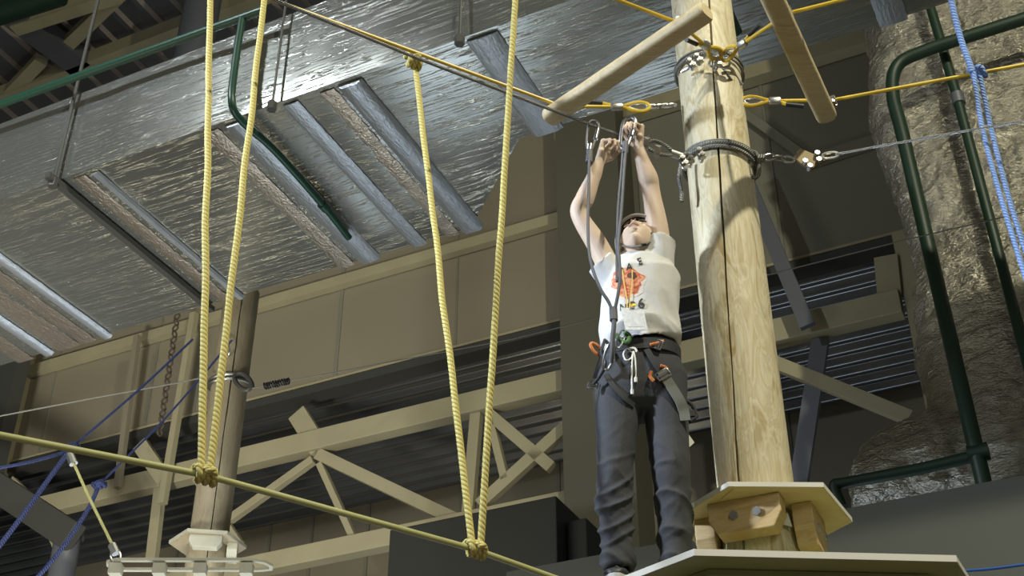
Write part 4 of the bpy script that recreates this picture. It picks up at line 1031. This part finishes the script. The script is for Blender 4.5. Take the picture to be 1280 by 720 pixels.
bvt = BVHTree.FromPolygons(tf.v, tf.f)
def onto(x, y, off, bv=None):
    o_ = Vector((0, 0, EYE)); hh = (bv or bvt).ray_cast(o_, ray(x, y).normalized()); return (hh[0] if hh[0] is not None else Q(x, y, -.05))-Vector((0, off, 0))
# drawstring with a bow
mb = MB()
mb.tube(spline([onto(790, 442, .006), onto(784, 438, .010), onto(779, 444, .010), onto(782, 452, .010), onto(789, 449, .008), onto(791, 441, .008)], 5), .0028, 8)
mb.tube(spline([onto(791, 441, .010), onto(790, 455, .008), onto(789.5, 475, .006), onto(790, 491, .006)], 5), .0030, 8)
mb.tube(spline([onto(792, 441, .010), onto(794, 452, .008), onto(794.5, 466, .006), onto(794.5, 476, .006)], 5), .0030, 8)
mb.tube(spline([onto(787, 438, .012), onto(793, 438, .014), onto(796, 442, .012)], 4), .0042, 8)
mb.tube([onto(790, 488, .007), onto(790, 494, .007)], .0055, 10); mb.tube([onto(794.5, 473, .007), onto(794.5, 479, .007)], .0055, 10)
mb.build('drawstring', M['cord'], trousers)
# shoes
def shoe(x, y, dY, toe):
    c = Q(x, y, dY); c.z = zfoot; t = Vector(toe).normalized(); s = Vector((-t.y, t.x, 0))
    sm = MB(); R3 = []
    for a, w_, h_ in ((-.075, .022, .045), (-.068, .030, .062), (-.03, .034, .078), (.0, .034, .075), (.04, .036, .058), (.08, .041, .045), (.115, .038, .036), (.14, .026, .026), (.150, .012, .015)):
        R3.append((c+t*a+AZ*(.012+h_/2), s*w_, AZ*h_/2))
    sm.loft(R3, 24, p=2.4); o = sm.build('shoe', M['shoe'], boy, ang=1)
    so = MB(); poly = [c+t*a+s*b for a, b in ((-.082, -.018), (-.07, -.032), (0, -.036), (.08, -.044), (.12, -.04), (.150, -.018), (.155, 0), (.150, .018), (.12, .04), (.08, .044), (0, .036), (-.07, .032), (-.082, .018))]
    so.prism([p+AZ*.0005 for p in poly], AZ*.016).build('sole', M['sole'], o, bevel=.003, smooth=False)
    lc = MB()
    for k in range(4):
        a = .02+.02*k; hh = .070-.30*a*.8
        lc.tube([c+t*a-s*.018+AZ*(hh+.004), c+t*(a+.005)+AZ*(hh+.014), c+t*a+s*.018+AZ*(hh+.004)], .0025, 6)
    lc.build('laces', M['black'], o)
shoe(773, 700, .03, (-.18, -1, 0)); shoe(846, 700, .04, (.22, -1, 0))

# ---- climbing harness
hn = bpy.data.objects.new('harness', None)
def band(name, c, a, b, up, h_, t_, m, parent, n=40, p=2.3, arc=None):
    """webbing band round an ellipse"""
    mb = MB(); c, a, b, up = Vector(c), Vector(a), Vector(b), Vector(up).normalized(); V = []
    for k in range(n):
        q_ = 2*math.pi*k/n; x, y = math.cos(q_), math.sin(q_)
        e = a*math.copysign(abs(x)**(2/p), x)+b*math.copysign(abs(y)**(2/p), y); o_ = e.normalized()*t_
        V += [c+e-up*h_/2, c+e+o_-up*h_/2*.9, c+e+o_+up*h_/2*.9, c+e+up*h_/2]
    F_ = [(k*4+j, k*4+(j+1) % 4, ((k+1) % n)*4+(j+1) % 4, ((k+1) % n)*4+j) for k in range(n) for j in range(4)]
    return mb.add(V, F_).build(name, m, parent, ang=.7)
c, a, b = R_(800, 449, 47.5, .102, .03, rot)
belt = band('harness_belt', c, a*1.02, b*1.02, AZ+Vector((.05, 0, 0)), .048, .008, M['webbing'], boy)
# leg loops
def strap(name, pts, w_, t_, m, parent, bv=None, off=.006):
    """flat strap lying on the cloth"""
    pp = spline([onto(x, y, off, bv) if len(r) == 0 else Q(x, y, r[0]) for (x, y, *r) in pts], 5); mb = MB(); V = []
    for i, p in enumerate(pp):
        t = (pp[min(i+1, len(pp)-1)]-pp[max(i-1, 0)]).normalized(); nn = Vector((0, -1, 0)); s = t.cross(nn).normalized(); nn = s.cross(t)
        V += [p-s*w_/2, p-s*w_/2+nn*t_, p+s*w_/2+nn*t_, p+s*w_/2]
    n = len(pp); F_ = [(i*4+j, i*4+(j+1) % 4, (i+1)*4+(j+1) % 4, (i+1)*4+j) for i in range(n-1) for j in range(4)]+[(0, 1, 2, 3), tuple((n-1)*4+j for j in range(4))]
    return mb.add(V, F_).build(name, m, parent, ang=.7)
strap('harness_strap', [(808, 438), (818, 455), (827, 468)], .022, .004, M['webbing'], boy)
strap('harness_strap', [(826, 466), (838, 485), (849, 503), (854, 516), (856, 528)], .036, .005, M['webgrey'], boy, off=.012)
strap('harness_strap', [(757, 440), (750, 458), (745, 475)], .024, .004, M['webbing'], boy)
strap('harness_strap', [(745, 478, -.03), (743, 495, -.02), (744, 512, 0)], .012, .003, M['webgrey'], boy)
def buckle(x, y, ang, w_, h_, parent, m=M['silver'], off=.016):
    c = onto(x, y, off); a = Vector((math.cos(ang), 0, math.sin(ang))); b = Vector((-math.sin(ang), 0, math.cos(ang)))
    pts = [c+a*w_*i+b*h_*j for i, j in ((-1, -1), (0, -1.05), (1, -1), (1.05, 0), (1, 1), (0, 1.05), (-1, 1), (-1.05, 0))]
    mb = MB(); mb.tube(pts, .0035, 8, closed=True); mb.tube([c-a*w_, c+a*w_], .005, 8)
    return mb.build('buckle', m, parent)
buckle(828, 471, .55, .024, .014, boy); buckle(741, 482, -.3, .016, .014, boy, off=.0); buckle(823, 434, 1.2, .018, .009, boy)
strap('leg_loop', [(757, 470), (768, 486), (782, 500), (792, 508)], .018, .004, M['webbing'], boy)
for pts in ([(814, 467), (812, 473), (817, 479)], [(825, 460), (831, 462), (834, 465)], [(812, 434), (821, 432), (829, 429)]):
    MB().tube(spline([onto(x, y, .015) for x, y in pts], 4), .006, 8).build('buckle_guard', M['orange'], boy)
mb = MB(); cR = Q(746, 437, .02); mb.torus(cR, .030, .006, (.35, -1, 0), 20, 8, .5); mb.build('gear_loop', M['orange'], boy)
mb = MB(); mb.tube(spline([Q(857, 500, .06), Q(866, 508, .06), Q(870, 520, .06), Q(862, 527, .05)], 5), .007, 8); mb.box(Q(862, 518, .06), (.018, 0, 0), (0, .012, 0), (0, 0, .012)); mb.build('gear_loop', M['webbing'], boy)
MB().box(Q(860, 552, .05), (.013, 0, .012), (0, .001, 0), (-.009, 0, .016)).build('hang_tag', M['white_wood'], boy, smooth=False)
# tie-in point: green loop and small karabiner
mb = MB(); mb.tube(spline([onto(769, 424, .03, bvh), onto(775, 432, .035), onto(783, 434, .03), onto(786, 426, .03), onto(780, 421, .03, bvh)], 5), .009, 10, closed=False); mb.build('belay_loop', mat('green_webbing', (.05, .13, .035), .7), boy)
mb = MB(); link(mb, onto(771, 441, .035), onto(779, 421, .042), .022, .0038, (0, 1, 0)); mb.build('karabiner', M['silver'], boy)
# ---- badge on a yellow lanyard
strap('badge_cord', [(778, 338), (780, 355), (783, 375), (784, 391)], .004, .0015, mat('pale_yellow_ribbon', (.72, .52, .16), .7), boy, bv=bvh, off=.004)
strap('badge_cord', [(790, 338), (790, 350), (788, 370), (786, 391)], .004, .0015, bpy.data.materials['pale_yellow_ribbon'], boy, bv=bvh, off=.005)
bg = []; off = .014
quad = [(775, 391), (804, 389), (809, 417), (781, 420)]
c0 = [onto(x, y, off, bvh) for x, y in quad]; ymin = min(p.y for p in c0); pl = [Vector((p.x, ymin-.001+.004*i, p.z)) for i, p in enumerate(c0)]
pl = [Vector((p.x, ymin, p.z)) for p in c0]
bdg = MB().prism(pl, (0, .0015, 0)).build('name_badge', M['badge'], boy, smooth=False)
cb_ = sum(pl, Vector())/4
MB().prism([cb_+(p-cb_)*.72-Vector((0, .0006, 0)) for p in pl], (0, .0004, 0)).build('badge_card', M['badge'], bdg, smooth=False)
MB().bar((pl[0]+pl[1])/2-Vector((.008, .002, 0)), (pl[0]+pl[1])/2+Vector((.008, -.002, .0)), .006, .004).build('badge_clip', M['silver'], bdg, smooth=False)

# ---- safety lanyards with karabiners (hang from the steel cable)
def karabiner(top, bottom, w_, r, parent, up=(0, 1, 0), name='karabiner', gate=True):
    top, bottom = Vector(top), Vector(bottom); d = top-bottom; L_ = d.length; d.normalize(); s = d.cross(Vector(up)).normalized(); c = (top+bottom)/2
    sh_ = [(.50, 0), (.47, .62), (.36, 1), (.1, 1), (-.2, .86), (-.40, .62), (-.49, .32), (-.5, 0), (-.47, -.32), (-.38, -.52), (-.2, -.70), (.1, -.98), (.34, -1), (.46, -.62)]
    pts = spline([c+d*L_*y+s*w_/2*x for y, x in sh_]+[c+d*L_*.5], 4)[:-1]
    k = MB().tube(pts, r, 10, closed=True).build(name, M['silver'], parent)
    if gate: MB().tube([c+d*L_*.22-s*w_/2*.98, c-d*L_*.12-s*w_/2*.84], r*1.75, 12).build('gate_sleeve', M['silver'], k)
    return k
ln = thing('safety_lanyard', Q(766, 440, -.14), 'grey forked safety lanyard', 'lanyard')
ln['label'] = 'grey forked safety lanyard from the steel cable to the front of the boy\'s harness'
yc = 4.02
karabiner(P(743, 151, Y=yc), P(737, 187, Y=yc), .040, .0055, ln)
MB().tube([P(738, 181, Y=yc), P(736, 196, Y=yc)], .012, 12).build('swivel', M['silver'], ln)
def sleeve_rope(pts, rad):
    MB().tube(spline(pts, 8), rad, 10, flat=.7).build('lanyard_arm', M['lany'], ln)
MB().tube([P(737, 188, Y=yc), P(736.5, 203, Y=yc)], .0135, 12).build('end_sleeve', M['lany'], ln)
jn = Q(767, 394, -.17)
sleeve_rope([P(736.5, 190, Y=yc), P(736, 235, Y=3.97), P(735, 285, Y=3.92), P(738, 325, Y=3.90), P(749, 358, Y=3.90), P(761, 378, Y=3.91), jn], .0082)
sleeve_rope([P(783, 180, Y=3.97), P(780, 215, Y=3.95), P(777, 260, Y=3.92), P(773, 305, Y=3.90), P(775, 340, Y=3.90), P(773, 365, Y=3.90), jn], .0085)
sleeve_rope([P(779, 183, Y=3.975), P(776.5, 215, Y=3.955), P(772.5, 260, Y=3.925), P(771, 320, Y=3.905), P(771, 352, Y=3.90)], .0065)
MB().tube(spline([jn+AZ*.01, Q(767.5, 405, -.17), Q(766, 422, -.16), Q(765, 440, -.14), Q(764, 452, -.11)], 6), .0115, 12, flat=.75).build('lanyard_tail', M['lany'], ln)
MB().tube([jn+AZ*.028, jn-AZ*.022], .0145, 12).build('joint_sleeve', M['lany'], ln)
karabiner(P(788, 147, Y=3.985), P(780, 186, Y=3.975), .050, .0072, ln, up=(.35, 1, 0))
MB().tube([P(782, 178, Y=3.97), P(781, 192, Y=3.97)], .0125, 12).build('end_sleeve', M['lany'], ln)
mb = MB(); link(mb, Q(765, 430, -.15), Q(757, 462, -.09), .030, .0055, (0, 1, 0)); mb.build('karabiner', M['silver'], ln)
MB().tube(spline([Q(756, 425, -.04), Q(752, 440, -.08), Q(757, 455, -.09), Q(750, 470, -.07), Q(742, 480, -.05)], 6), .006, 8).build('webbing_loop', M['webbing'], ln)
